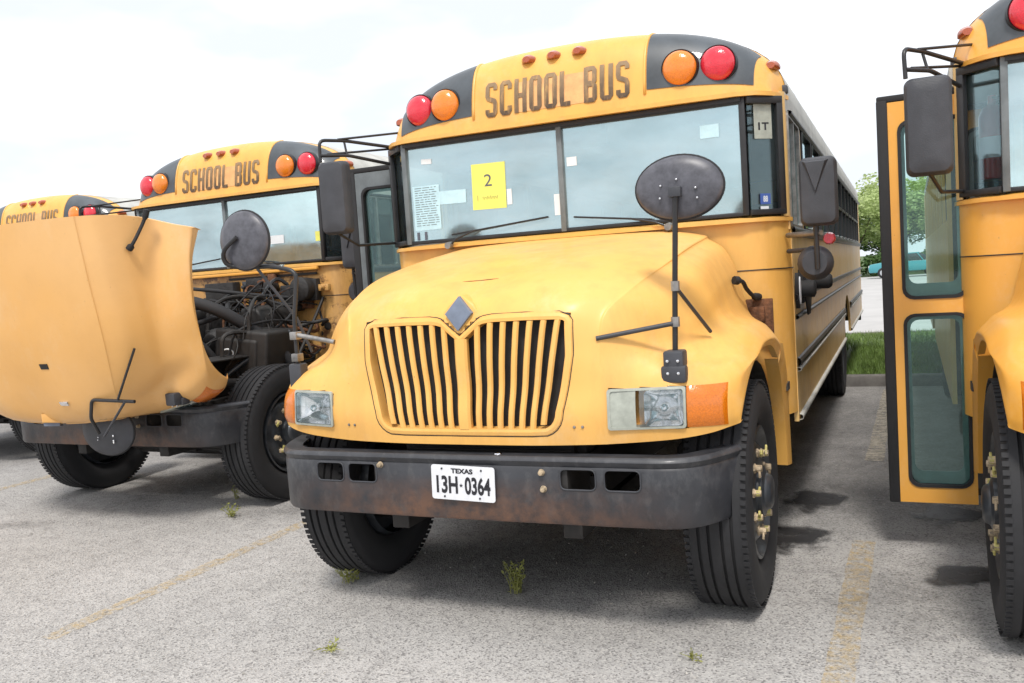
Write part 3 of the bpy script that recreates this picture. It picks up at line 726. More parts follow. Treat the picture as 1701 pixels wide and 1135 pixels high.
def mk_rim(front):
    def f():
        m = MB()
        d = .075 if front else -.06
        m.lathe([(-.10, .305), (.085, .300), (.118, .304), (.122, .292), (.108, .284), (.07, .270), (d-.02, .262), (d, .245), (d+.035, .205), (d+.04, .12), (d+.04, .0)], 'x', (0, 0, 0), 64, False)
        m.lathe([(-.14, .29), (-.10, .305)], 'x', (0, 0, 0), 64, False); m.lathe([(-.05, .28), (-.05, .0)], 'x', (0, 0, 0), 48, False)
        return m.mesh('rim', smooth=40)
    return f
def mk_hub():
    m = MB(); m.lathe([(.10, .115), (.135, .112), (.145, .085), (.165, .075), (.172, .06), (.175, .0)], 'x', (0, 0, 0), 32, False)
    m.lathe([(.08, .30*.0+.05), (.08, .05)], 'x', (0, 0, 0), 8, False); return m.mesh('hub', smooth=40)
def mk_nut():
    m = MB(); m.lathe([(.10, .024), (.13, .022), (.131, .017), (.158, .015), (.16, 0)], 'x', (0, 0, 0), 6, False); m.lathe([(.10, .027), (.107, .027)], 'x', (0, 0, 0), 12); return m.mesh('nut', smooth=25)
def mk_nutmark():
    m = MB(); m.box(.150, .160, -.011, .011, -.040, .008, (0.1, 0, .0)); m.lathe([(.145, .016), (.162, .015), (.164, 0)], 'x', (0, 0, 0), 10, False); return m.mesh('mk', bevel=.003)
def mk_drum(): return MB().lathe([(-.16, .21), (-.02, .215), (-.02, 0)], 'x', (0, 0, 0), 32).lathe([(-.42, .05), (-.16, .05)], 'x', (0, 0, 0), 12).mesh('drum')
def wheel(parent, x, y, side, front=True, steer=0, detail=True, label=None):
    rot = (random.random()*6, 0, (0 if side > 0 else math.pi)+steer)
    w = part('wheel', ('rim', front), mk_rim(front), 'darksteel', parent, label, (x, y, RT-.008), rot)
    part('tyre', 'tyre', mk_tyre, 'rubber', w)
    part('brake_drum', 'drum', mk_drum, 'under', w)
    if front:
        part('hub', 'hub', mk_hub, 'darksteel', w)
        if detail:
            for k in range(10):
                q = 2*math.pi*k/10; l = (-.012, .182*math.cos(q), .182*math.sin(q))
                part('lug_nut', 'nut', mk_nut, 'nut', w, None, l, (q, 0, 0))
                part('nut_marker', 'nutmark', mk_nutmark, 'nutcap' if k % 3 else 'nut', w, None, (-.02, l[1]*1.0, l[2]*1.0), (q+k*1.3, 0, 0))
    return w
def mk_bumper():
    path = []
    for k in range(-40, 41):
        a = k/40; x = a*1.157; ax_ = abs(x); y = 0.0+.012*(ax_/.85)**2
        if ax_ > .86:
            t_ = (ax_-.86)/(1.157-.86); y += .04*t_+.33*t_**3.0
        path.append((x, y))
    sec = [(.09, .806), (.012, .808), (.0, .800), (-.004, .79), (.010, .765), (.004, .755), (.004, .66), (.006, .535), (.014, .522), (.10, .518)]
    def nrm(i):
        a = path[max(0, i-1)]; b = path[min(len(path)-1, i+1)]; d = Vector((b[0]-a[0], b[1]-a[1])).normalized(); return Vector((-d.y, d.x))
    G = []
    for i, (x, y) in enumerate(path):
        n = nrm(i); G.append([Vector((x+n.x*d, y+n.y*d, z)) for d, z in sec])
    m = MB().grid(G); me = m.mesh('b', solid=.008, smooth=35)
    o = bpy.data.objects.new('b', me); col.objects.link(o); c = MB()
    for x0, x1 in ((-.775, -.625), (-.598, -.445), (.445, .598), (.635, .785)):
        c.prism(rounded(x0, x1, .672, .758, .022, 4), 'y', -.06, .07)
    co = bpy.data.objects.new('c', c.mesh('c')); col.objects.link(co)
    md = o.modifiers.new('b', 'BOOLEAN'); md.operation = 'DIFFERENCE'; md.solver = 'EXACT'; md.object = co
    dg = bpy.context.evaluated_depsgraph_get(); r = bpy.data.meshes.new_from_object(o.evaluated_get(dg)); bpy.data.objects.remove(o); bpy.data.objects.remove(co)
    r.materials.clear(); r.shade_smooth(); r.set_sharp_from_angle(angle=R(35)); return r
def mk_holelip():
    pass
def mk_skirt(s):
    def f():
        A = [(1.305, 1.055), (1.40, .95), (1.475, .78), (1.515, .60), (1.53, .45)]; B = [(1.305, 1.135), (1.45, 1.12), (1.58, .95), (1.61, .70), (1.62, .45)]; G = []
        for a, b in zip(A, B): G.append([Vector((s*1.10, a[0]+.01, a[1])), Vector((s*1.168, a[0], a[1])), Vector((s*1.186, (a[0]+b[0])/2, (a[1]+b[1])/2)), Vector((s*1.18, b[0], b[1]))])
        return MB().grid(G).mesh('skirt', smooth=50)
    return f
def mk_frame():
    m = MB()
    for s in (-1, 1): m.box(s*.43-.04, s*.43+.04, .02, 11.3, .52, .76)
    for y in (.30, 2.2, 3.6, 5.0, 6.2, 8.4): m.box(-.42, .42, y, y+.08, .55, .72)
    m.tube([(-.95, AX_F, .48), (-.7, AX_F, .45), (-.45, AX_F, .36), (.45, AX_F, .36), (.7, AX_F, .45), (.95, AX_F, .48)], .055, 10)
    for s in (-1, 1): m.box(s*.43-.045, s*.43+.045, .15, 1.5, .42, .50)
    m.tube([(-.75, AX_F-.15, .40), (.75, AX_F-.15, .40)], .022, 8); m.lathe([(-.9, .07), (-.25, .09), (-.2, .21), (.2, .21), (.25, .09), (.9, .07)], 'x', (0, AX_R, .5), 20)
    m.tube([(0, 1.7, .55), (0, 4.0, .5), (0, AX_R, .5)], .05, 10)
    m.lathe([(0, .20), (.9, .20)], 'y', (-.75, 4.3, .62), 20); m.box(.5, 1.1, 3.4, 4.7, .45, .78); m.box(-1.15, 1.15, 1.75, 11.4, .80, .86)
    m.tube([(.5, 2.0, .42), (.5, 6.0, .42), (.75, 8, .5), (.75, 11.3, .45)], .05, 10)
    return m.mesh('frame', bevel=.006)
def mk_radiator():
    m = MB(); m.box(-.46, .46, .30, .42, .62, 1.36); m.box(-.42, .42, .255, .30, .66, 1.32); m.box(-.50, .50, .30, .44, 1.32, 1.40); m.box(-.50, .50, .30, .44, .58, .66)
    for k in range(20): m.box(-.41, .41, .247, .256, .68+.032*k, .690+.032*k)
    return m.mesh('rad', bevel=.005)
def mk_engine():
    m = MB(); m.box(-.26, .26, .62, 1.42, .50, 1.12); m.box(-.20, .20, .60, 1.40, 1.12, 1.38); m.box(-.16, .16, .58, 1.38, 1.38, 1.46)
    m.box(-.22, .22, .66, 1.3, .34, .50); m.lathe([(0, .24), (.03, .26), (.05, .05)], 'y', (0, .50, .98), 24)
    for k in range(6): m.lathe([(0, .045), (.05, .045), (.06, .02)], 'z', (0, .68+.13*k, 1.46), 12)
    m.lathe([(0, .09), (.07, .13), (.16, .13), (.20, .07)], 'y', (.34, .80, 1.18), 20); m.lathe([(0, .07), (.18, .07)], 'y', (-.36, .62, .92), 16)
    m.lathe([(0, .06), (.30, .06)], 'z', (-.34, 1.0, .75), 16); m.box(.26, .40, .95, 1.35, .85, 1.25); m.lathe([(0, .08), (.25, .08)], 'x', (.28, 1.15, .75), 14)
    for k in range(5): m.box(.262, .30, .70+.13*k, .75+.13*k, 1.0, 1.30)
    return m.mesh('eng', bevel=.01)
def mk_airbox():
    m = MB(); m.box(.50, .98, .66, 1.08, .86, 1.30, (0, .12, .1)); m.lathe([(0, .15), (.44, .15)], 'y', (.62, .95, 1.32), 24); m.box(.55, .92, .64, .70, .95, 1.24, (0, .12, .1)); return m.mesh('ab', bevel=.03, seg=3)
def mk_liner(s):
    def f():
        G = []
        for k in range(13):
            q = R(42+140*k/12); y = AX_F+.04-.64*math.cos(q); z = .50+.60*math.sin(q); G.append([Vector((s*x, y, z)) for x in (.62, .70, .90, 1.12)])
        return MB().grid(G).mesh('ln', smooth=60)
    return f
def mk_seat():
    m = MB(); m.box(-.48, .48, 0, .42, .38, .50); m.box(-.48, .48, .36, .46, .45, 1.08, (-.12, 0, 0)); m.box(-.42, -.38, .05, .38, 0, .38); m.box(.38, .42, .05, .38, 0, .38); return m.mesh('seat', bevel=.03)
def mk_driverseat():
    m = MB(); m.box(-.26, .26, -.05, .42, .40, .52); m.box(-.25, .25, .38, .50, .50, 1.15, (-.15, 0, 0)); m.lathe([(0, .12), (.4, .08)], 'z', (0, .2, 0), 12); return m.mesh('ds', bevel=.04)
def mk_wheelrim():
    m = MB(); T = Matrix.Rotation(R(-28), 3, 'X')
    m.tube([T @ Vector((.23*math.cos(a), .23*math.sin(a), 0)) for a in [2*math.pi*k/32 for k in range(32)]], .016, 8, True)
    m.tube([T @ Vector((-.23, 0, 0)), T @ Vector((0, 0, -.03)), T @ Vector((.23, 0, 0))], .014, 6); m.tube([T @ Vector((0, 0, -.03)), T @ Vector((0, -.03, -.55))], .03, 8); return m.mesh('sw', smooth=60)

def bez(P, n=8):
    V = [Vector(p) for p in P]; return [CR(V, (len(V)-1)*k/(n*(len(V)-1))) for k in range(n*(len(V)-1)+1)]
def corner(P, r=.04, n=4):
    """round the corners of a polyline"""
    V = [Vector(p) for p in P]; O = [V[0]]
    for i in range(1, len(V)-1):
        a, b, c = V[i-1], V[i], V[i+1]; p = b+(a-b).normalized()*min(r, (a-b).length/2); q = b+(c-b).normalized()*min(r, (c-b).length/2)
        for k in range(n+1): t_ = k/n; O.append((1-t_)**2*p+2*t_*(1-t_)*b+t_*t_*q)
    return O+[V[-1]]
def tubef(P, r, n=8): return lambda: MB().tube(P, r, n).mesh('t', smooth=60)
def boxf(*a, bev=.004, rot=None): return lambda: MB().box(*a, rot=rot).mesh('b', bevel=bev)

def mk_sidemirror(z0, z1, x0, x1, y):
    """big square west-coast mirror seen from behind: shell with a raised wedge"""
    def f():
        G = []; cx, cz = (x0+x1)/2, (z0+z1)/2; hw, hh = (x1-x0)/2, (z1-z0)/2
        for k, d in ((1.0, .075), (1.0, .045), (.97, .022), (.86, .004), (.60, -.004), (.3, -.008)):
            G.append([Vector((cx+u*k, y+d, cz+w*(1-(1-k)*hw/hh))) for u, w in rounded(-hw, hw, -hh, hh, .035, 5)])
        m = MB().grid(G, wrap=True); n = len(G[0]); b = len(m.v)-n; m.f.append([b+i for i in range(n)][::-1]); m.f.append(list(range(n)))
        return m.mesh('sm', smooth=30)
    return f
def mk_wedge(z0, z1, x0, x1, y):
    def f():
        cx = (x0+x1)/2; m = MB(); P = [(x0+.02, z1-.02), (x1-.035, z1-.02), (cx-.01, z0+.16)]; 
        m.add([(x, y-.001, z) for x, z in P]+[(x*.75+(cx-.01)*.25, y-.022, z*.9+(z1-.1)*.1) for x, z in P], [(3, 4, 5), (0, 1, 4, 3), (1, 2, 5, 4), (2, 0, 3, 5)]); return m.mesh('w', smooth=20)
    return f

def make_bus(label, loc, rz, hood_tilt=0, door_open=True, paint_='yellow', hoodpaint='yellow_hood', doorpaint='greyframe', side='yellow_side',
             interior=True, full=True, plate=False, papers=None, extra=None, letters='worn', cross=True, latch=True, bscale=1, lwx=-1.03):
    b = thing('school_bus', label, 'school bus', (loc[0], loc[1], 0), rz, 'yellow school buses parked in a row')
    # --- shell
    part('front_cap', 'cap', mk_cap, paint_, b)
    cap = [c for c in b.children if c.name.startswith('front_cap')][0] if False else None
    for o in (1,):
        pass
    for s in (-1, 1):
        part('lamp_panel', ('cb', s), mk_capblack(s), 'capblack', b); part('cap_rib', ('cr', s), mk_caprib(s), paint_, b)
    part('lettering', 'sb', lambda: stencil('SCHOOL BUS', -.445, .445, 2.50, 2.705, cy_, .0265, .005), letters, b)
    part('sign_patch', 'tan', lambda: MB().grid([[Vector((x, cy_(x, z)-.002, z)) for x in [-.24+.02*i for i in range(25)]] for z in [2.505+.0125*k for k in range(15)]]).mesh('tn'), 'tan', b)
    for x, mt in ((-.905, 'red'), (-.71, 'amber'), (.71, 'amber'), (.905, 'red')):
        wl = part('warning_lamp', ('wl', x), lamp_dome(x, 2.615), mt, b, 'red warning lamp' if mt == 'red' else 'amber warning lamp')
        part('lamp_bezel', ('wb', x), lamp_bezel(x, 2.615), 'black', wl)
    for x in (-.175, -.02, .135): part('clearance_lamp', ('cl', x), mk_clear(x, cy_(x, 2.805, 1.5), 2.805), 'amber_dark', b)
    for s in (-1, 1):
        part('corner_lamp', ('ccl', s), mk_clear(s*1.155, 1.70, 2.60), 'amber_dark', b)
        part('roof_bracket', ('crb', s), boxf(s*1.20-.03, s*1.20+.03, 1.72, 1.78, 2.455, 2.50, bev=.01), 'plastic', b)
    part('roof', 'roof', mk_roof, 'white_roof', b)
    cw = part('cowl', 'cowl', mk_cowl, 'yellow_rust' if hood_tilt else paint_, b); part('cowl_seam', 'cseam', mk_cowlseam, 'black', cw)
    part('windscreen_sill', 'sill', mk_sill, paint_, b); part('visor', 'visor', mk_visor, paint_, b)
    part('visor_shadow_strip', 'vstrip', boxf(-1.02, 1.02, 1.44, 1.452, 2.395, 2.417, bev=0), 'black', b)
    ws = part('windscreen_frame', 'wsf', mk_wsframe, 'black', b)
    part('centre_post', 'wsp', mk_wspost(-.016, .016), 'greyframe', ws)
    for s in (-1, 1):
        part('corner_post', ('wscp', s), mk_wspost(*sorted((s*1.008, s*1.04))), 'greyframe' if s < 0 else 'black', ws)
        part('windscreen_pane', ('wsg', s), mk_wspane(s), 'windshield', ws)
        part('corner_pane', ('wcg', s), mk_cornerpane(s), 'cornerglass', ws); part('corner_frame', ('wcf', s), mk_cornerframe(s), 'black', ws)
        part('pillar', ('pil', s), mk_pillar(s), side, b)
        part('side_panel', ('side', s), side_panel(s, s < 0), side, b)
        part('upper_band', ('ub', s), (lambda s=s: MB().add([(s*HW, 1.665, 2.35), (s*HW, YB, 2.35), (s*HW, YB, 2.452), (s*HW, 1.665, 2.452)], [(0, 1, 2, 3)]).mesh('ub', solid=.02)), 'white_roof', b)
        for z, h, mt in ((1.712, .05, 'black'), (1.345, .035, 'black'), (1.235, .022, 'black'), (.985, .045, 'black'), (.945, .018, 'white_roof'), (.678, .03, 'white_roof')):
            part('rub_rail', ('rr', s, z), mk_rail(s, z, h, y0=1.74 if s > 0 else 2.38), mt, b)
        part('drip_rail', ('dr', s), mk_rail(s, 2.353, .022, .022, 1.75), 'black', b)
    # --- windows
    for s in (-1, 1):
        for k in range(NW):
            wf = part('window_frame', ('wf', s), mk_winframe(s), 'black', b, None, (0, WIN0+k*WP, 0))
            part('upper_pane', ('wpu', s), mk_winpane(s, True), 'glass', wf); part('lower_pane', ('wpl', s), mk_winpane(s, False), 'glass', wf)
    dw = part('window_frame', 'dwf', lambda: ringprism(rounded(1.70, 2.30, 1.722, 2.358, .03, 3), rounded(1.73, 2.27, 1.75, 2.33, .025, 3), 'x', HW-.03, HW+.008).box(HW-.03, HW+.006, 1.985, 2.01, 1.75, 2.33).mesh('d', smooth=30), 'alu', b, 'driver side window frame')
    part('pane', 'dwp', boxf(HW-.016, HW-.012, 1.72, 2.28, 1.74, 2.34, bev=0), 'glass', dw)
    part('rear_panel', 'rearp', mk_rearpanel, side, b)
    part('rear_bumper', 'rearb', boxf(-1.2, 1.2, YB+.02, YB+.10, .52, .78, bev=.01), 'black', b)
    # --- interior
    part('bus_floor', 'flr', boxf(-1.19, 1.19, 1.5, 11.55, .86, .90, bev=0), 'floor', b)
    part('ceiling_liner', 'ceil', lambda: MB().grid([[Vector((1.17*a, y, ZG-.03+arc_h(a)*.95)) for a in acols(10)] for y in (1.85, 11.5)]).mesh('c'), 'interior', b)
    part('dashboard', 'dash', lambda: MB().box(-1.1, 1.1, 1.53, 1.80, 1.25, 1.74).box(.25, 1.05, 1.60, 1.92, 1.62, 1.80).mesh('d', bevel=.03), 'plastic', b)
    part('steering_wheel', 'stw', mk_wheelrim, 'black', b, None, (.62, 1.98, 1.86))
    part('driver_seat', 'dseat', mk_driverseat, 'seat', b, None, (.62, 2.25, .9))
    for k in range(11 if interior else 0):
        for s in (-1, 1): part('seat', 'seat', mk_seat, 'seat', b, None, (s*.68, 3.0+k*.74, .90))
    part('barrier', 'barr', boxf(-1.15, -.22, 2.55, 2.60, .9, 1.75, bev=.02), 'seat', b)
    part('interior_mirror', 'imir', boxf(-.25, .25, 1.56, 1.60, 2.28, 2.40, bev=.01), 'plastic', b)
    part('entry_steps', 'steps', lambda: MB().box(-1.18, -.62, 1.68, 2.32, .30, .34).box(-1.0, -.60, 1.68, 2.32, .34, .60).box(-.8, -.55, 1.68, 2.32, .60, .88).mesh('s', bevel=.01), 'floor', b)
    part('steering_column_cover', 'scc', boxf(.5, .74, 1.55, 1.75, 1.0, 1.3, bev=.03), 'plastic', b)
    # --- door
    if door_open:
        for yh, w in ((1.672, .36), (2.33, .30)):
            lf = part('door_leaf', ('leaf', w), mk_leaf(w), doorpaint, b, 'open entrance door leaf' if yh < 2 else None, (-1.165, yh, 0), (0, 0, R(0) if yh < 2 else R(172)))
            part('gasket', ('lg', w), mk_leafgasket(w), 'rubber', lf)
            for a_, b_ in ((.345, 1.235), (1.315, 2.21)): part('inner_sash', ('isash', w, a_), lambda a_=a_, b_=b_, w=w: ringprism(rounded(-w+.052, -.028, a_+.008, b_-.008, .05, 4), rounded(-w+.074, -.060, a_+.075, b_-.03, .04, 4), 'y', .012, .022).mesh('is'), 'sash', lf)
            part('edge_seal', ('le', w), mk_leafedge(w), 'rubber', lf)
            part('lower_pane', ('lpl', w), mk_leafpane(w, .36, 1.23), 'doorglass', lf); part('upper_pane', ('lpu', w), mk_leafpane(w, 1.32, 2.20), 'doorglass', lf)
    else:
        for yh in (1.672, 2.03):
            lf = part('door_leaf', ('leaf', .33), mk_leaf(.33), doorpaint, b, None, (-1.215, yh, 0), (0, 0, R(-90)))
            part('gasket', ('lg', .33), mk_leafgasket(.33), 'black', lf)
            part('lower_pane', ('lpl', .33), mk_leafpane(.33, .36, 1.23), 'doorglass', lf); part('upper_pane', ('lpu', .33), mk_leafpane(.33, 1.32, 2.20), 'doorglass', lf)
    part('frame_rails', 'frame', mk_frame, 'under', b); part('radiator', 'rad', mk_radiator, 'under', b)
    part('engine', 'eng', mk_engine, 'engine', b)
    for s in (-1, 1): part('wheel_liner', ('lin', s), mk_liner(s), 'under', b) if not hood_tilt else None
    for s in (-1, 1): part('fender_skirt', ('fsk', s), mk_skirt(s), paint_, b)
    # --- bumper
    bu = part('bumper', 'bump', mk_bumper, 'bumper', b, None, (-.004 if bscale == 1 else .03, 0, 0), None, (bscale, 1, 1)); 
    for x0, x1 in ((-.775, -.625), (-.598, -.445), (.445, .598), (.635, .785)):
        part('hole_lip', ('hl', x0), lambda x0=x0, x1=x1: MB().tube([(x, .004+.012*(abs(x)/.85)**2, z) for x, z in rounded(x0, x1, .672, .758, .022, 4)], .004, 6, True).mesh('l', smooth=180), 'plastic', bu)
    for x, z in ((-.42, .755), (.365, .742), (.370, .672), (.15, .809)):
        part('bolt', ('bo', x, z), (lambda x=x, z=z: (MB().lathe([(-.016, 0), (-.014, .010), (.0, .013), (.004, .015)], 'y', (x, -.001+.003, z), 12) if z < .8 else MB().lathe([(.01, 0), (.006, .016), (0, .018)], 'z', (x, .05, .806), 12)).mesh('bolt')), 'nut' if z < .8 else 'chrome', bu)
    # --- hood and everything carried by it
    h = part('hood', 'hood', mk_hood, hoodpaint, b)
    if hood_tilt:
        pv = Vector((0, .10, .72)); sh = Vector((.03, .18, .10))
        M_ = Matrix.Rotation(R(hood_tilt), 3, 'X'); h.rotation_euler = (R(hood_tilt), 0, 0); h.location = pv-M_ @ pv+sh
        h['label'] = 'hood tipped fully forward over the bumper'
    part('grille_backing', 'gb', mk_gback, 'under', h); part('grille_frame', 'gf', mk_gframe, hoodpaint, h); part('grille_seam', 'gs', mk_gseam, 'black', h)
    for s in (-1, 1):
        for k in range(1, 8): part('grille_bar', ('gbar', k, s), mk_bar(k-.0, s), hoodpaint, h)
    part('grille_bar', 'gcb', mk_cbar, hoodpaint, h)
    part('emblem_mount', 'emm', mk_emblem_mount, hoodpaint, h); part('emblem', 'em', mk_emblem(), 'emblem', h)
    for s in (-1, 1):
        part('headlight_bezel', ('hb', s), mk_hbezel(s), 'bezel', h)
        if s > 0: part('parking_lamp', 'hp', mk_hpanel(s), 'bezel', h)
        part('headlight_reflector', ('hr', s), mk_hrefl(s), 'reflector', h); part('headlight_lens', ('hl', s), mk_hlens(s), 'lampglass', h)
        part('headlight_socket', ('hs', s), lambda s=s: MB().grid(patch(s*.61, s*.93, .905, 1.065, -.002, 8, 4)).mesh('hs'), 'greyframe', h) if False else None
        part('turn_signal', ('ts', s), mk_turn(s), 'orange', h)
        # rubber hood latch by the cowl
        if latch: part('hood_latch', ('lt', s), lambda s=s: MB().tube(bez([(s*.985, 1.20, 1.47), (s*1.02, 1.24, 1.46), (s*1.03, 1.30, 1.42), (s*1.05, 1.38, 1.38), (s*1.07, 1.44, 1.37)], 4), [.022]*3+[.011]*10+[.02]*4, 8).mesh('lt', smooth=60), 'rubber', h)
    if cross:
        if hood_tilt:
            mbase(h)
            part('mirror_post', 'xp2', tubef(corner([(.925, -.50, .93), (.56, -.52, .945), (.535, -.52, .82), (.45, -.40, .70)], .03), .0115), 'black', b)
            part('mirror_stay', 'xs3', tubef([(.80, -.52, .945), (.97, -.50, 1.27)], .008), 'black', b)
            part('mirror_stay', 'xs4', tubef([(.86, -.52, .93), (.62, -.50, .70)], .008), 'plastic', b)
            part('crossover_mirror', 'xm2', mk_ell(.33, -.27, .685, .25, .175), 'plastic', b, 'crossover mirror hanging down in front of the bumper'); part('mirror_rim', 'xmr2', mk_ellrim(.33, -.27, .685, .25, .175), 'rubber', b)
            for k in range(9): part('bolt', ('xmc', k), lambda k=k: MB().lathe([(-.010, 0), (-.008, .004+.004*(k % 3 == 0)), (0, .006)], 'y', (.33+.10*math.cos(k*2.1), -.268, .655+.05*math.sin(k*1.7)), 8).mesh('bb'), 'chrome', b)
        else: mirrors(h, hood_tilt, cross != 'right')
    if not hood_tilt:
        part('latch_recess', 'lrec', lambda: MB().box(1.0, 1.14, 1.436, 1.452, 1.16, 1.36).box(1.02, 1.10, 1.40, 1.436, 1.24, 1.32).mesh('q', bevel=.006), 'rust', b)
    for k, x in enumerate((-.62, -.585, .50, .535)): part('screw', ('gsc', k), lambda x=x: MB().lathe([(-.006, 0), (-.005, .005), (0, .007)], 'y', (x, hy(x, .925), .925), 8).mesh('sc'), 'alu', h)
    # --- wheels
    for s in (-1, 1):
        wheel(b, 1.02 if s > 0 else lwx, AX_F-.03, s, True, detail=full)
        wheel(b, s*1.03, AX_R, s, False); wheel(b, s*.72, AX_R, s, False)
    # --- side mirrors
    wipers(b)
    sidem(b)
    # stop arm folded on the driver's side
    part('stop_arm', 'stop', lambda: MB().prism([(2.16+.19*math.cos(R(22.5+45*k)), 1.40+.19*math.sin(R(22.5+45*k))) for k in range(8)], 'x', HW+.03, HW+.040).mesh('st', bevel=.004), 'rubber', b, 'folded octagonal stop arm')
    part('stop_arm_base', 'stopb', lambda: MB().box(HW, HW+.03, 1.96, 2.02, 1.30, 1.50).lathe([(-.06, .04), (.10, .045), (.12, .03)], 'x', (HW+.06, 2.05, 1.42), 16).mesh('sb', bevel=.008), 'rubber', b)
    part('latch_plate', 'lpt', lambda: MB().lathe([(0, .05), (.02, .05), (.022, 0)], 'x', (0, 0, 0), 20, True, .9, 2.0).mesh('lp', smooth=40), 'rubber', b, None, (HW, 1.80, 1.38))
    part('latch_face', 'lpf', lambda: MB().lathe([(0, .036), (.006, .034), (.006, 0)], 'x', (0, 0, 0), 20, True, .9, 2.2).mesh('lp', smooth=40), 'plate', b, None, (HW+.022, 1.80, 1.38))
    part('stop_arm_lamp', 'stopl', lambda: MB().lathe([(0, .045), (.09, .05), (.10, .03)], 'x', (HW, 1.92, 1.385), 16).mesh('sb2'), 'rubber', b)
    return b, h

def wipers(b):
    for key, A, Bt, C_ in (('wl', (-.72, 1.40, 1.775), (-.56, 1.43, 1.855), (-.10, 1.455, 1.895)), ('wr', (.62, 1.40, 1.775), (.40, 1.43, 1.84), (.06, 1.455, 1.880))):
        w = part('wiper', key, tubef([A, ((A[0]*2+Bt[0])/3, A[1]-.01, (A[2]*2+Bt[2])/3+.01), Bt], .006), 'black', b)
        d = Vector(C_)-Vector(Bt)
        part('wiper_blade', key+'b', lambda Bt=Bt, d=d: MB().tube([Vector(Bt)-d*.35+Vector((0, .018, .0)), Vector(Bt)+Vector((0, .016, 0)), Vector(Bt)+d+Vector((0, .005, 0))], .005, 6).mesh('x'), 'rubber', w)
        part('wiper_pivot', key+'p', lambda A=A: MB().lathe([(-.03, 0), (-.03, .02), (.02, .025)], 'y', A, 12).mesh('pv'), 'alu', w)
def mbase(h):
    part('mirror_base', 'xb', lambda: MB().box(.862, .945, hy(.90, 1.15)-.035, hy(.90, 1.15)+.05, 1.10, 1.22).box(.852, .955, hy(.90, 1.12)-.02, hy(.90, 1.12)+.03, 1.09, 1.16).mesh('xb', bevel=.010), 'plastic', h)
    for k, (x, z) in enumerate(((.882, 1.13), (.925, 1.13), (.882, 1.18), (.925, 1.18))):
        part('bolt', ('xbb', k), lambda x=x, z=z: MB().lathe([(-.012, 0), (-.010, .006), (0, .008)], 'y', (x, hy(.90, 1.15)-.035, z), 8).mesh('bb'), 'chrome', h)
def mirrors(h, tilt, left=True):
    # right of picture: upright post with two stays
    m = part('crossover_mirror', 'xm', mk_ell(.945, .20, 1.875, .178, .128), 'mirrorback', h, 'oval crossover mirror on post')
    part('mirror_rim', 'xmr', mk_ellrim(.945, .20, 1.875, .178, .128), 'rubber', h)
    part('mirror_post', 'xp', tubef([(.90, .20, 1.14), (.915, .20, 1.45), (.935, .195, 1.78), (.943, .19, 1.865)], .0115), 'black', h)
    part('mirror_clamp', 'xc', lambda: MB().box(.915, .965, .17, .205, 1.835, 1.875).mesh('c', bevel=.003), 'plastic', h)
    for q, (x, z) in enumerate(((.911, 1.315), (.918, 1.46))): part('stay_clamp', ('xsc', q), lambda x=x, z=z: MB().lathe([(0, .018), (.04, .018)], 'z', (x, .20, z), 10).mesh('c'), 'alu', h)
    mbase(h)
    part('mirror_stay', 'xs1', tubef([(.912, .195, 1.33), (.60, hy(.60, 1.285)-.005, 1.285)], .010), 'plastic', h)
    part('mirror_stay', 'xs2', tubef([(.920, .20, 1.475), (1.0, .46, 1.27)], .008), 'plastic', h)
    for k, (x, z) in enumerate(((-.065, .02), (0, .04), (.075, .0), (-.07, -.03), (.08, -.04))):
        part('bolt', ('xmb', k), lambda x=x, z=z: MB().lathe([(-.010, 0), (-.008, .004), (0, .006)], 'y', (.945+x, .203, 1.875+z-.01), 8).mesh('bb'), 'chrome', h)
    if not left: return
    # left of picture: cranked tube carries the mirror outboard
    P = corner([(-1.03, .26, 1.10), (-1.03, .26, 1.42), (-1.005, .28, 1.66), (-1.14, .27, 1.695), (-1.33, .24, 1.70), (-1.38, .19, 1.72), (-1.37, .17, 1.79), (-1.28, .18, 1.85)], .05)
    part('mirror_post', 'lp', tubef(P, .0115), 'black', h)
    part('crossover_mirror', 'lm', mk_ell(-1.275, .19, 1.835, .152, .148), 'mirrorback', h, 'round crossover mirror on cranked tube')
    part('mirror_rim', 'lmr', mk_ellrim(-1.275, .19, 1.835, .152, .148), 'rubber', h)
    part('mirror_base', 'lb', lambda: MB().box(-1.065, -.99, .225, .29, 1.04, 1.20).mesh('lb', bevel=.01), 'plastic', h)
    part('mirror_stay', 'ls1', tubef([(-1.03, .255, 1.345), (-.80, hy(-.80, 1.30)-.005, 1.30)], .012), 'alu', h)
    part('mirror_stay', 'ls2', tubef([(-1.23, .25, 1.695), (-1.12, .40, 1.42), (-1.08, .45, 1.24)], .008), 'plastic', h)
    for z in (1.32, 1.21): part('stay_clamp', ('lc', z), lambda z=z: MB().box(-1.05, -1.01, .235, .285, z, z+.04).mesh('lc', bevel=.004), 'alu', h)
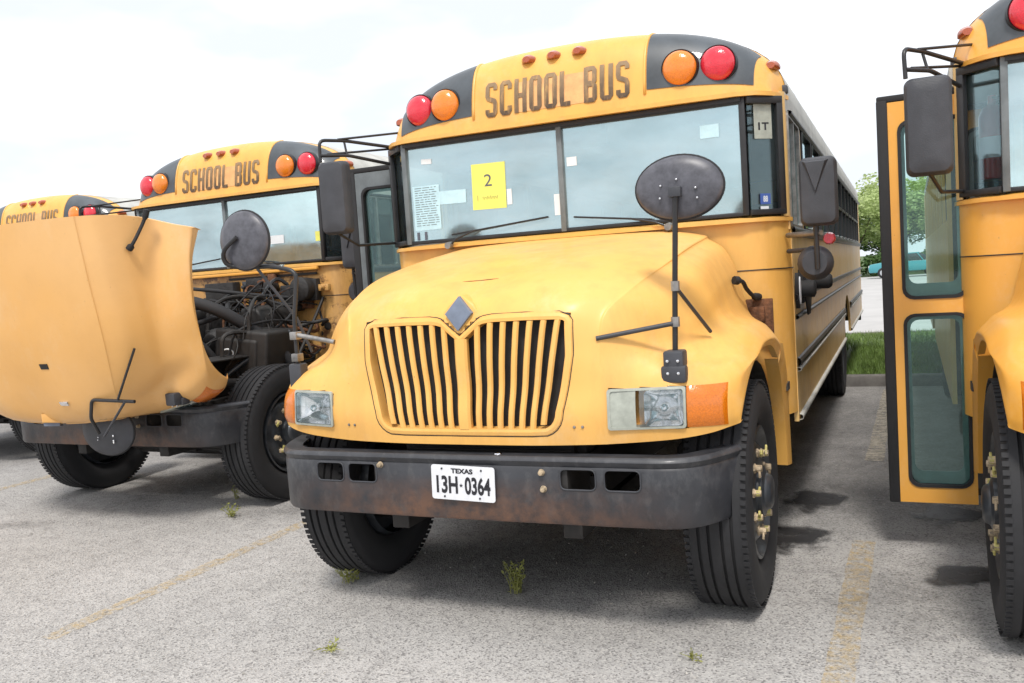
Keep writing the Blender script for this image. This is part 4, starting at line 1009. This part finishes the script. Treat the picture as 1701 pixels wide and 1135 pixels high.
def sidem(b):
    # driver's side (+x)
    o = part('side_mirror', 'smr', mk_sidemirror(1.715, 2.055, 1.305, 1.485, 1.30), 'plastic', b, 'square mirror housing on the driver side'); part('mirror_wedge', 'smrw', mk_wedge(1.715, 2.055, 1.305, 1.485, 1.30), 'plastic', o)
    part('mirror_arm', 'sa1', tubef([(1.21, 1.62, 1.685), (1.33, 1.42, 1.68), (1.40, 1.36, 1.68)], .014), 'alu', b); part('mirror_arm', 'sa2', tubef([(1.21, 1.62, 1.60), (1.33, 1.45, 1.60), (1.36, 1.40, 1.60)], .012), 'plastic', b)
    part('mirror_arm', 'sa3', tubef([(1.375, 1.37, 1.50), (1.375, 1.36, 1.74)], .013), 'black', b)
    part('convex_mirror', 'scm', lambda: MB().lathe([(0, 0), (.0, .06), (.03, .085), (.06, .09)], 'y', (1.36, 1.38, 1.53), 24).mesh('cm', smooth=40), 'plastic', b, 'small convex mirror below the housing')
    part('mirror_marker', 'smm', lambda: MB().lathe([(0, 0), (.0, .025), (.03, .032)], 'y', (1.43, 1.42, 1.65), 12).mesh('mm'), 'red', b)
    # entrance side (-x): tall mirror hung from a roof rack
    o = part('side_mirror', 'sml', mk_sidemirror(1.89, 2.325, -1.445, -1.25, 1.12), 'plastic', b, 'tall mirror housing hung from a tube rack')
    part('mirror_arm', 'la1', tubef(corner([(-1.17, 1.60, 2.435), (-1.36, 1.32, 2.47), (-1.44, 1.17, 2.465), (-1.435, 1.16, 2.33)], .04), .0105), 'black', b)
    part('mirror_arm', 'la2', tubef(corner([(-1.19, 1.60, 2.33), (-1.33, 1.30, 2.375), (-1.435, 1.16, 2.37)], .03), .0105), 'black', b)
    part('mirror_arm', 'la3', tubef([(-1.12, 1.64, 2.53), (-1.38, 1.28, 2.475)], .007), 'black', b)
    part('mirror_arm', 'la4', tubef([(-1.19, 1.60, 2.43), (-1.41, 1.20, 2.38)], .007), 'black', b)
    part('mirror_arm', 'la5', tubef([(-1.36, 1.32, 2.46), (-1.34, 1.31, 2.375)], .007), 'black', b)
    part('mirror_arm', 'la6', tubef([(-1.35, 1.15, 1.90), (-1.30, 1.30, 1.82), (-1.20, 1.58, 1.83)], .009), 'black', b)

# ------------------------------------------------------------------ ground
def sheet(x0, x1, y0, y1, z, nx=1, ny=1): return MB().grid([[Vector((x0+(x1-x0)*i/nx, y0+(y1-y0)*j/ny, z)) for i in range(nx+1)] for j in range(ny+1)])
struct('ground', sheet(-600, 600, -300, 900, -.06).mesh('ground'), 'soil')
struct('parking_lot', sheet(-60, 60, -60, 7.74, 0).mesh('lot'), 'asphalt')
struct('grass_verge', sheet(-60, 60, 7.90, 14.0, .10, 60, 8).mesh('verge'), 'soil')
struct('road', sheet(-200, 200, 14.15, 62, -.01).mesh('road'), 'concrete')
struct('kerb', MB().box(-60, 60, 7.74, 7.90, -.05, .13).mesh('kerb', bevel=.02), 'kerb')
struct('far_kerb', MB().box(-60, 60, 14.0, 14.15, -.05, .12).mesh('kerb2', bevel=.02), 'kerb')
struct('far_verge', sheet(-200, 200, 62, 110, .02).mesh('fv'), 'soil')
def grassmesh():
    m = MB(); rnd = random.Random(3)
    for (xa, xb, ya, yb, n) in ((1.1, 2.3, 7.9, 11.5, 9000), (.3, 3.0, 11.0, 14, 5000), (-4, .3, 7.9, 14, 4000), (3.0, 8, 7.9, 14, 3000)):
        for _ in range(n):
            x, y = rnd.uniform(xa, xb), rnd.uniform(ya, yb); a = rnd.uniform(0, 6.3); h = rnd.uniform(.03, .10); w = rnd.uniform(.004, .009); lx, ly = rnd.uniform(-.04, .04), rnd.uniform(-.04, .04)
            m.add([(x-w*math.cos(a), y-w*math.sin(a), .098), (x+w*math.cos(a), y+w*math.sin(a), .098), (x+lx, y+ly, .098+h)], [(0, 1, 2)])
    return m
gm = grassmesh(); me = bpy.data.meshes.new('grass'); me.from_pydata(gm.v, [], gm.f); struct('grass', me, 'grass', kind='stuff')
def gravel():
    m = MB(); rnd = random.Random(9)
    for _ in range(2600):
        x, y = rnd.uniform(-4.5, 3.2), rnd.uniform(-2.0, 4.5); r_ = rnd.uniform(.002, .0065)*(1+.4*(rnd.random() < .05)); P = [Vector((x+r_*rnd.uniform(.6, 1.2)*math.cos(a), y+r_*rnd.uniform(.6, 1.2)*math.sin(a), .001)) for a in (0, 1.3, 2.5, 3.8, 5)]
        Q = [p*.5+Vector((x, y, 0))*.5+Vector((0, 0, r_*rnd.uniform(.6, 1.1))) for p in P]; m.add(P+Q, [(i, (i+1) % 5, 5+(i+1) % 5, 5+i) for i in range(5)]+[(5, 6, 7, 8, 9)])
    me = bpy.data.meshes.new('loose_gravel'); me.from_pydata(m.v, [], m.f); return me
struct('loose_gravel', gravel(), 'gravel', kind='stuff')
def line(x0, y0, x1, y1, w, mat):
    d = Vector((x1-x0, y1-y0)); n = Vector((-d.y, d.x)).normalized()*w/2; k = 24; rnd = random.Random(int(x0*100)+int(y0*10)); G = []
    for i in range(k+1):
        f = i/k; c = Vector((x0, y0))+d*f; q = rnd.uniform(.85, 1.08)
        G.append([Vector((c.x+n.x*a*q, c.y+n.y*a*q, .004)) for a in (-1, -.3, .3, 1)])
    struct('parking_line', MB().grid(G).mesh('line'), mat)
line(-1.99, -.55, -1.97, 1.35, .11, 'line_yellow'); line(-1.97, 1.35, -1.96, 7.5, .11, 'line_yellow')
line(1.47, -1.3, 1.53, 1.7, .12, 'line_yellow'); line(1.54, 3.7, 1.62, 7.45, .13, 'line_pale'); line(-5.55, 0, -5.5, 7, .11, 'line_yellow'); line(5.1, -.5, 5.1, 7, .11, 'line_yellow')
def dark_mark(x, y, rx, ry, rot, mat, seed=0):
    me = MB().grid([[Vector((-rx+2*rx*i/4, -ry+2*ry*j/4, 0)) for i in range(5)] for j in range(5)]).mesh('st')
    uv = me.uv_layers.new(name='UVMap')
    for l in me.loops: v = me.vertices[l.vertex_index].co; uv.data[l.index].uv = (v.x/rx, v.y/ry)
    o = struct('ground_mark', me, mat, (x, y, .008+.0006*seed)); o.rotation_euler = (0, 0, rot)  # serves the oil stains and the plain dark patches alike
for i, (x, y, rx, ry, r_, mt) in enumerate(((1.22, 2.50, .30, .42, .1, 'oil'), (1.12, 1.68, .42, .40, .3, 'oil'), (1.98, 2.28, .30, .36, 0, 'oil'), (2.0, 1.22, .32, .26, .4, 'oil'), (1.6, 3.0, 1.0, 2.0, 0, 'dark_patch'), (1.35, 5.4, .8, 2.4, 0, 'dark_patch'), (-.1, 1.2, 1.1, 1.3, 0, 'dark_patch'), (-3.7, 2.3, 1.0, 1.4, 0, 'dark_patch'), (-2.3, 1.6, .5, .35, .2, 'dark_patch'), (-.5, .45, .22, .12, .5, 'dark_patch'), (-4.2, .9, .5, .16, .3, 'dark_patch'), (1.75, .9, .5, .6, .2, 'dark_patch'))): dark_mark(x, y, rx, ry, r_, mt, i)

# ------------------------------------------------------------------ the buses
bus1, hood1 = make_bus('nearest school bus, hood closed, white plate on bumper and yellow paper in the windscreen', (0, 0), 0, lwx=-.94)
bus4, hood4 = make_bus(cross='right', latch=False, bscale=.80, label='school bus cut off by the right edge, yellow entrance door standing open', loc=(3.219, -.093), rz=R(-.907), doorpaint='orange_paint', paint_='orange_paint', hoodpaint='orange_paint')
bus2, hood2 = make_bus('school bus with its hood tipped forward and engine bay exposed', (-3.652, 1.301), R(-1.237), hood_tilt=92, lwx=-.97, door_open=False, hoodpaint='peach')
bus3, hood3 = make_bus('farthest left school bus, mostly hidden behind the tipped hood', (-7.555, 2.506), R(.455), door_open=False, full=False, doorpaint='yellow')
# licence plate
pl = part('license_plate', 'plate', lambda: MB().prism(rounded(-.1525, .1525, -.076, .076, .012, 4), 'y', -.004, .0).mesh('pl', smooth=30), 'plate', bus1, 'white Texas licence plate', (-.002, -.008, .688), (R(0), R(1.6), 0))
part('plate_number', 'pnum', lambda: fit_text('13H', -.128, -.024, -.048, .030, lambda x, z: -.0045, .0012, .03), 'ink', pl); part('plate_number', 'pnum2', lambda: fit_text('0364', .010, .132, -.048, .030, lambda x, z: -.0045, .0012, .03), 'ink', pl)
part('plate_star', 'pstar', lambda: MB().add([(-.008+.010*(1 if k % 2 == 0 else .42)*math.sin(math.pi*k/5), -.0056, -.010+.010*(1 if k % 2 == 0 else .42)*math.cos(math.pi*k/5)) for k in range(10)], [tuple(range(10))]).mesh('star'), 'ink', pl)
part('plate_state', 'pst', lambda: fit_text('TEXAS', -.055, .050, .042, .064, lambda x, z: -.0045, .0012, .04), 'ink', pl)
for x, z in ((-.10, .060), (.09, .060), (-.09, -.062), (.08, -.062)): part('plate_screw', ('psc', x, z), lambda x=x, z=z: MB().lathe([(-.008, 0), (-.0075, .004), (-.004, .005)], 'y', (x, 0, z), 8).mesh('s'), 'darksteel', pl)
# papers and stickers behind the glass
def paper(b, name, x0, x1, z0, z1, mat, label, tilt=0, y=1.4785):
    return part(name, (name, x0, z0, mat), lambda: MB().box(-(x1-x0)/2, (x1-x0)/2, -.0005, .0005, -(z1-z0)/2, (z1-z0)/2).mesh('p'), mat, b, label, ((x0+x1)/2, 1.4655 if y is None else y, (z0+z1)/2), (0, tilt, 0))
FY = 1.4655     # taped on the outer face
yp = paper(bus1, 'notice', -.575, -.355, 1.975, 2.245, 'paper_yellow', 'yellow paper notice with a handwritten 2', R(1), FY)
part('handwriting', 'hw', lambda: fit_text('2', -.028, .022, .0, .07, lambda x, z: 0, .0015, .0), 'inkblue', yp); part('handwriting', 'hw2', lambda: MB().tube([(-.075, -.002, -.05), (-.075, -.002, -.085)], .0012, 4).tube([(-.045+.006*k, -.002, -.068+.012*math.sin(k*2.3)) for k in range(18)], .0009, 4).mesh('hh'), 'inkblue', yp)
lp = paper(bus1, 'paper_list', -.985, -.80, 1.885, 2.155, 'paper_blue', 'pale blue printed sheet in the corner of the windscreen', 0, FY)
def lines(w, h, n, seed):
    def f():
        m = MB(); rnd = random.Random(seed)
        for k in range(n):
            z = h*(.45-.9*k/n); a = -w*.42; 
            while a < w*.36: l = rnd.uniform(.012, .05); m.box(a, min(a+l, w*.44), -.0015, -.0012, z, z+h*.012); a += l+.008
        return m.mesh('ln')
    return f
part('printed_lines', 'pln', lines(.185, .27, 17, 2), 'inkblue', lp)
p3 = paper(bus1, 'paper_sheet', -.80, -.62, 2.03, 2.11, 'paper_blue', 'small pale sheet beside the printed list', R(1), FY); paper(bus1, 'paper_sheet', -.35, -.32, 1.99, 2.08, 'paper_white', None, 0, FY+.001); paper(bus1, 'sticker', -.91, -.84, 2.285, 2.315, 'paper_white', None, R(3), FY)
p4 = paper(bus1, 'sticker', .035, .095, 2.17, 2.22, 'paper_white', 'white sticker by the centre post', 0, FY); paper(bus1, 'sticker', .80, .90, 2.23, 2.30, 'paper_blue', None, 0, FY); paper(bus1, 'paper_sheet', -.055, -.018, 1.90, 2.02, 'paper_white', None, 0, FY)
part('bus_number', 'bn', lambda: fit_text('11', -.975, -.905, 1.825, 1.875, lambda x, z: FY, .0006, .03), 'inkblue', bus1)
cq = part('sticker', 'stk1', boxf(-.032, .032, -.0008, .0008, -.028, .028, bev=0), 'sticker_blue', bus1, 'blue and white sticker on the corner pane', (1.115, 1.526, 1.885), (0, 0, R(43.2)))
part('sticker_print', 'stk2', lambda: fit_text('88', -.014, .014, -.016, .016, lambda x, z: 0, .0016, .02), 'paper_white', cq)
part('sticker', 'stk3', boxf(-.025, .025, -.0008, .0008, -.008, .008, bev=0), 'paper_white', bus1, None, (1.110, 1.521, 1.838), (0, 0, R(43.2)))
cb = part('route_card', 'rc', boxf(-.055, .055, -.0008, .0008, -.09, .09, bev=0), 'bezel', bus1, 'grey card with letters at the top of the corner pane', (1.118, 1.529, 2.29), (0, 0, R(43.2)))
part('card_letters', 'rcl', lambda: fit_text('1T', -.030, .036, -.045, -.005, lambda x, z: 0, .0016, .03), 'ink', cb)
pl4 = paper(bus4, 'paper_list', -.92, -.70, 1.92, 2.20, 'paper_white', 'white printed sheet in the windscreen', 0, FY); part('printed_lines', 'pln4', lines(.22, .28, 17, 5), 'inkblue', pl4)
for b in (bus2,):
    paper(b, 'paper_sheet', .30, .62, 1.98, 2.05, 'paper_white', None, 0, FY); paper(b, 'notice', .95, 1.01, 1.97, 2.05, 'paper_yellow', 'small yellow paper low in the corner', 0, FY)
# fire extinguisher behind the corner pane of the right-hand bus
ex = part('fire_extinguisher', 'ex', lambda: MB().lathe([(0, .055), (.005, .06), (.30, .06), (.34, .045), (.36, .02), (.40, .018)], 'z', (-1.06, 1.66, 1.88), 20).mesh('ex', smooth=40), 'red_can', bus4, 'red fire extinguisher behind the corner pane')
part('extinguisher_label', 'exl', lambda: MB().lathe([(.10, .0605), (.20, .0605)], 'z', (-1.06, 1.66, 1.88), 20, False).mesh('exl', smooth=60), 'paper_white', ex); part('extinguisher_hose', 'exh', tubef(bez([(-1.06, 1.65, 2.27), (-.99, 1.62, 2.24), (-.985, 1.61, 2.12), (-1.0, 1.60, 2.0)]), .009), 'rubber', ex)
part('scratch', 'scr', lambda: MB().tube([Vector((x, .32+.08*x, HB.ray_cast(Vector((x, .32+.08*x, 3)), Vector((0, 0, -1)))[0].z)) for x in (-.098, -.06, -.01, .04, .079)], [.001, .003, .0025, .003, .001], 6).mesh('s'), 'rust', hood1, 'rusty scratch across the hood top')
for k, lf in enumerate([c for c in bus4.children if c.name.startswith('door_leaf')][:1]):
    for z in (.5, .9, 1.28, 1.8, 2.2): part('hinge_rivet', ('hr', z), lambda z=z: MB().lathe([(-.024, 0), (-.022, .006), (-.018, .008)], 'y', (-.010, 0, z), 8).mesh('r'), 'alu', lf)
# engine bay of the left bus
def mk_duct(): return MB().tube(bez([(-.1, .62, 1.50), (.25, .55, 1.56), (.62, .62, 1.46), (.85, .85, 1.22), (.98, 1.0, 1.0)], 6), .048, 14).mesh('d', smooth=60)
part('air_duct', 'duct', mk_duct, 'rubber', bus2); part('airbox', 'abx', mk_airbox, 'under', bus2)
part('airbox_mark', 'abm', lambda: MB().tube([(.70+.055*math.cos(a), .60, 1.13+.03*math.sin(a)) for a in [R(-120+300*k/20) for k in range(21)]], .006, 6).mesh('am'), 'paper_white', bus2)
rnd = random.Random(11)
for k, (P, r_, mt) in enumerate((
    ([(-.6, 1.45, 1.6), (-.4, 1.2, 1.66), (.1, 1.1, 1.62), (.5, 1.25, 1.55), (.8, 1.44, 1.5)], .016, 'rubber'), ([(.2, 1.44, 1.45), (.3, 1.1, 1.5), (.5, .8, 1.42), (.42, .44, 1.34)], .022, 'rubber'),
    ([(.9, 1.45, 1.62), (.86, 1.3, 1.5), (.9, 1.1, 1.36), (.78, .95, 1.2), (.82, .9, .9)], .012, 'rubber'), ([(1.0, 1.44, 1.5), (.98, 1.3, 1.3), (1.0, 1.1, 1.1), (.95, .9, .8)], .014, 'under'),
    ([(.45, 1.44, 1.68), (.44, 1.35, 1.5), (.5, 1.3, 1.3), (.46, 1.2, 1.1)], .010, 'alu'), ([(-.3, 1.44, 1.55), (0, 1.3, 1.52), (.4, 1.38, 1.42), (.7, 1.42, 1.46)], .011, 'rubber'),
    ([(.95, .2, .95), (.80, .6, .90), (.55, 1.0, .86), (.44, 1.4, .80)], .035, 'under'), ([(.6, .35, .75), (.78, .55, 1.0), (.98, 1.0, 1.25)], .022, 'darksteel'), ([(.44, .36, 1.3), (.55, .5, 1.2), (.6, .6, 1.0), (.5, .6, .8)], .028, 'rubber'))):
    part('hose', ('hose', k), (lambda P=P, r_=r_: MB().tube(bez(P, 5), r_, 8).mesh('h', smooth=60)), mt, bus2)
part('firewall_boxes', 'fwb', lambda: MB().box(.62, .80, 1.36, 1.445, 1.40, 1.62).box(.86, .98, 1.38, 1.445, 1.48, 1.66).box(-.2, .12, 1.35, 1.445, 1.45, 1.68).box(.22, .40, 1.40, 1.445, 1.58, 1.70).box(.30, .52, 1.38, 1.445, 1.32, 1.48).lathe([(0, .09), (-.16, .10), (-.18, .04)], 'y', (.88, 1.44, 1.58), 20).lathe([(0, .06), (-.12, .06)], 'y', (.50, 1.44, 1.60), 16).mesh('fwb', bevel=.008), 'engine', bus2)
part('firewall_holes', 'fwh', lambda: MB().lathe([(0, .035), (-.004, .035)], 'y', (1.0, 1.4685, 1.26), 16).lathe([(0, .022), (-.004, .022)], 'y', (.93, 1.4675, 1.20), 12).box(.0, .95, 1.44, 1.449, 1.695, 1.715).mesh('fwh'), 'under', bus2)
part('cowl_channel', 'cch', lambda: MB().box(-.98, .98, 1.405, 1.448, 1.735, 1.762).mesh('cc', bevel=.006), 'orange_paint', bus2)
part('inner_fender', 'inf', lambda: MB().grid([[Vector((x, y, z)) for x, z in ((.55, .80), (.60, 1.0), (.72, 1.12), (.86, 1.10))] for y in (.15, .5, .9, 1.40)]).mesh('if', solid=.01), 'under', bus2)
part('battery', 'bat', boxf(.52, .80, 1.10, 1.34, 1.05, 1.28, bev=.012), 'rubber', bus2)
for k in range(44):
    x0, z0 = rnd.uniform(.1, 1.0), rnd.uniform(1.05, 1.7); x1, y1, z1 = rnd.uniform(.2, .95), rnd.uniform(.5, 1.15), rnd.uniform(.9, 1.4)
    P = [(x0, 1.44, z0), (x0+rnd.uniform(-.1, .1), 1.34, z0+rnd.uniform(-.12, .05)), ((x0+x1)/2+rnd.uniform(-.15, .15), (1.3+y1)/2, (z0+z1)/2+rnd.uniform(-.05, .2)), (x1+rnd.uniform(-.1, .1), y1, z1+.08), (x1, y1-.05, z1-.1)]
    part('cable', ('cab', k), (lambda P=P, r_=rnd.choice([.005, .007, .010, .016]): MB().tube(bez(P, 5), r_, 6).mesh('h', smooth=60)), rnd.choice(['rubber', 'rubber', 'under', 'under', 'engine', 'rust', 'darksteel']), bus2)
for k in range(16):
    x0, z0 = rnd.uniform(.15, 1.05), rnd.uniform(1.15, 1.68); w_, h_ = rnd.uniform(.02, .07), rnd.uniform(.02, .08)
    part('bracket', ('brk', k), (lambda x0=x0, z0=z0, w_=w_, h_=h_: MB().box(x0-w_, x0+w_, 1.405, 1.448, z0-h_, z0+h_).lathe([(0, .022), (-.05, .018)], 'y', (x0, 1.41, z0), 8).mesh('br', bevel=.005)), rnd.choice(['engine', 'darksteel', 'under', 'rust', 'yellow_rust']), bus2)
hb_ = part('hood_slot', 'slot', lambda: MB().box(.212, .286, .475, .512, 1.60, 1.6165, (R(20), 0, 0)).mesh('sl'), 'under', hood2, 'small dark slot in the hood')
part('hood_nameplate', 'hnp', lambda: MB().box(.26, .34, .218, .250, 1.528, 1.548, (R(25), 0, 0)).mesh('np', bevel=.005), 'chrome', hood2)

# ------------------------------------------------------------------ weeds
def weed(x, y, h, n, seed, label, sp=.05, flat=False):
    rnd = random.Random(seed); t_ = thing('weed', label, 'weed', (x, y, .005), 0, 'weeds growing in the asphalt cracks'); m = MB(); s_ = MB()
    for k in range(n):
        a = rnd.uniform(0, 6.28); L = h*rnd.uniform(.45, 1); bx_, by_ = rnd.uniform(-sp, sp)*.5, rnd.uniform(-sp, sp)*.5; tx, ty = bx_+math.cos(a)*sp*rnd.uniform(.5, 1.6), by_+math.sin(a)*sp*rnd.uniform(.5, 1.6)
        P = [Vector((bx_+(tx-bx_)*f*f, by_+(ty-by_)*f*f, L*f)) for f in (0, .35, .7, 1)]
        s_.tube(P, [.0022, .002, .0015, .0008], 4)
        for q in range(int(4+L*60)):
            f = rnd.uniform(.05, 1); i = min(2, int(f*3)); p = P[i].lerp(P[i+1], f*3-i); u = Vector((rnd.uniform(-1, 1), rnd.uniform(-1, 1), rnd.uniform(-.1, .9))).normalized(); v_ = u.cross(Vector((rnd.uniform(-1, 1), rnd.uniform(-1, 1), 1))).normalized(); l_, w = rnd.uniform(.012, .028), rnd.uniform(.003, .007)
            m.add([p, p+u*l_*.5+v_*w, p+u*l_, p+u*l_*.5-v_*w], [(0, 1, 2, 3)])
    part('leaves', ('wl', seed), lambda: m.mesh('l'), 'weed', t_); part('stem', ('ws', seed), lambda: s_.mesh('s'), 'weed', t_)
weed(-.03, .52, .17, 16, 1, 'tall yellow-green weed growing in front of the nearest bus under its bumper', .045)
weed(-.97, .47, .09, 14, 2, 'low weed beside the left front tyre of the nearest bus', .07)
weed(-2.62, 1.42, .11, 12, 3, 'small weed in the open asphalt between the two left buses', .06)
weed(-.55, -.30, .025, 7, 4, 'flat sparse weed in the foreground asphalt left of centre', .07)
weed(.97, .02, .035, 5, 5, 'tiny weed in front of the right front tyre of the nearest bus', .04)
weed(-2.95, 1.85, .10, 7, 6, 'thin weed stalk near the bare tyre of the bus with the open hood', .03)
def litter():
    t_ = thing('scrap_of_paper', 'crumpled pale blue-white scrap lying on the asphalt at the bottom edge', 'litter', (.37, -.92, .006)); rnd = random.Random(4)
    G = [[Vector((-.05+.1*i/6, -.03+.06*j/5, rnd.uniform(.0, .018))) for i in range(7)] for j in range(6)]; part('sheet', 'lit', lambda: MB().grid(G).mesh('lt', smooth=10), 'paper_white', t_)
litter()

# ------------------------------------------------------------------ trees and cars beyond the road
def crown(seed, rx, rz, n, lobes, ls=.34):
    rnd = random.Random(seed); m = MB(); C_ = []
    for _ in range(lobes):
        a = rnd.uniform(0, 6.28); e = rnd.uniform(-.7, 1.0); r_ = rnd.uniform(.45, .95)
        C_.append((Vector((rx*r_*math.cos(a)*math.sqrt(max(.1, 1-e*e*.8)), rx*r_*math.sin(a)*math.sqrt(max(.1, 1-e*e*.8)), rz*e*.8)), rnd.uniform(.22, .42)*rx))
    for k in range(n):
        c, r_ = C_[rnd.randrange(lobes)]; d = Vector((rnd.gauss(0, 1), rnd.gauss(0, 1), rnd.gauss(0, .8))).normalized()*r_*rnd.uniform(.5, 1.08)**.6; p = c+d
        u = Vector((rnd.gauss(0, 1), rnd.gauss(0, 1), rnd.gauss(0, .6))).normalized(); v_ = u.cross(Vector((rnd.gauss(0, 1), rnd.gauss(0, 1), rnd.gauss(0, 1)))).normalized(); s_ = ls*rnd.uniform(.5, 1.1)
        m.add([p-u*s_*.5, p+v_*s_*.28, p+u*s_*.5, p-v_*s_*.28], [(0, 1, 2, 3)])
    me = bpy.data.meshes.new('crown'); me.from_pydata(m.v, [], m.f); me.update(); return me, C_
def tree(x, y, h, rx, seed, mat, label):
    t_ = thing('tree', label, 'tree', (x, y, 0), random.Random(seed).uniform(0, 6), 'trees beyond the road'); rz = h*.36
    k = ('crown', seed % 3, mat); 
    if k not in CR_: CR_[k] = crown(seed % 3+20, 3.0, 3.2, 9000, 26)
    me, C_ = CR_[k]
    o = part('crown', k, lambda: me, mat, t_, None, (0, 0, h-rz-.2)); o.scale = (rx/3.0, rx/3.0, rz/3.2)
    def tr():
        m = MB(); m.tube([(0, 0, 0), (.08, .03, h*.25), (-.05, .05, h*.5), (.05, 0, h*.8)], [h*.028, h*.022, h*.016, h*.006], 10)
        for c, r_ in C_[:9]: m.tube([(0, .02, h*.3), (c.x*.4*rx/3, c.y*.4*rx/3, h*.45), (c.x*.8*rx/3, c.y*.8*rx/3, h-rz-.2+c.z*.8*rz/3.2)], [h*.010, h*.007, h*.002], 6)
        return m.mesh('trunk', smooth=60)
    part('trunk', ('trunk', seed, x), tr, 'bark', t_)
CR_ = {}
for x, y, h, r_, sd, mt, lb in (
    (-.9, 66, 6.6, 3.2, 1, 'leaf', 'light green tree seen in the gap right of the nearest bus'), (2.3, 70, 7.8, 3.6, 2, 'leaf', 'tall light green tree behind the teal car'), (6.4, 67, 7.4, 3.4, 3, 'leaf', 'green tree seen through the open yellow door, right of the tall light one'),
    (.6, 80, 5.6, 3.4, 5, 'leafd', 'dark green tree standing behind the light ones in the gap'), (11.2, 72, 8.6, 4.2, 4, 'leafd', 'dark tree hidden behind the right-hand bus'), (-6.5, 76, 6.0, 3.4, 6, 'leafd', 'dark tree behind the rear of the nearest bus'), (-14, 74, 6.5, 3.8, 7, 'leaf', 'light tree behind the second bus from the left'), (-24, 78, 6.0, 4, 8, 'leafd', 'dark tree far to the left behind the buses'), (18, 76, 7.5, 4, 9, 'leaf', 'light tree far to the right behind the right-hand bus')): tree(x, y, h, r_, sd, mt, lb)
def shrub(x, y, r_, seed, label):
    t_ = thing('shrub', label, 'shrub', (x, y, 0), 0, 'shrubs under the trees'); me, C_ = crown(seed, 1.0, .6, 1500, 12, .2); part('foliage', ('shrub', seed), lambda: me, 'leafd', t_, None, (0, 0, .7)).scale = (r_, r_, r_)
    part('stem', ('sst', seed), lambda: MB().tube([(0, 0, 0), (0, 0, .8)], .05, 6).mesh('s'), 'bark', t_)
shrub(1.0, 63.5, 1.6, 41, 'dark shrub below the light tree in the gap'); shrub(-1.6, 64, 1.4, 42, 'dark shrub at the corner of the nearest bus roof line'); shrub(4.9, 64, 1.8, 43, 'dark shrub seen through the open yellow door')
def car(x, y, rz, mat, label):
    t_ = thing('parked_car', label, 'car', (x, y, 0), rz, 'cars parked beyond the road')
    body = [(-2.15, .35), (-2.2, .62), (-2.1, .88), (-1.3, .98), (1.25, .98), (2.0, .90), (2.2, .72), (2.2, .38)]; cab = [(-1.35, .97), (-.75, 1.42), (.75, 1.46), (1.65, 1.02), (1.7, .97)]
    bo = part('body', ('cbody', mat), lambda: MB().prism(body, 'y', -.86, .86).mesh('b', bevel=.06), mat, t_)
    part('roof', ('croof', mat), lambda: MB().prism([(-.78, 1.40), (-.7, 1.47), (.72, 1.50), (.80, 1.44)], 'y', -.66, .66).mesh('r', bevel=.02), mat, t_)
    def cabm():
        m = MB(); n = len(cab); m.add([(u, -.80 if w < 1.1 else -.64, w) for u, w in cab]+[(u, .80 if w < 1.1 else .64, w) for u, w in cab], [tuple(range(n)), tuple(range(2*n-1, n-1, -1))]+[(i, i+n, (i+1) % n+n, (i+1) % n) for i in range(n)]); return m.mesh('c')
    part('windows', 'ccab', cabm, 'carglass', t_)
    for sx in (-1, 1):
        part('pillar', ('cpil', sx, mat), lambda sx=sx: MB().tube([(.0, sx*.81, .97), (-.02, sx*.66, 1.45)], .035, 6).tube([(.95, sx*.81, .97), (.62, sx*.67, 1.45)], .03, 6).mesh('p'), mat, t_)
        for px in (-1.35, 1.38):
            w = part('wheel', ('cw', sx, px), lambda px=px, sx=sx: MB().lathe([(-.1, .31), (-.09, .33), (.09, .33), (.1, .31), (.1, .2)], 'y', (px, sx*.80, .33), 24).mesh('w'), 'rubber', t_)
            part('hubcap', ('chc', sx, px), lambda px=px, sx=sx: MB().lathe([(sx*.08, .21), (sx*.125, .19), (sx*.13, 0)], 'y', (px, sx*.80, .33), 20).mesh('w'), 'silver', w)
        part('headlight', ('chl', sx), boxf(-2.19, -2.13, sx*.6-.15, sx*.6+.15, .66, .78, bev=.02), 'plate', t_); part('tail_light', ('ctl', sx), boxf(2.10, 2.2, sx*.65-.12, sx*.65+.12, .7, .86, bev=.02), 'red', t_)
car(2.3, 57, R(2), 'teal', 'teal car parked side-on beyond the road, seen through the open door'); car(-5.5, 60, R(-3), 'silver', 'silver car parked behind the rear of the nearest bus')
for o in list(bpy.data.objects):
    if o.users_collection == (): bpy.data.objects.remove(o)
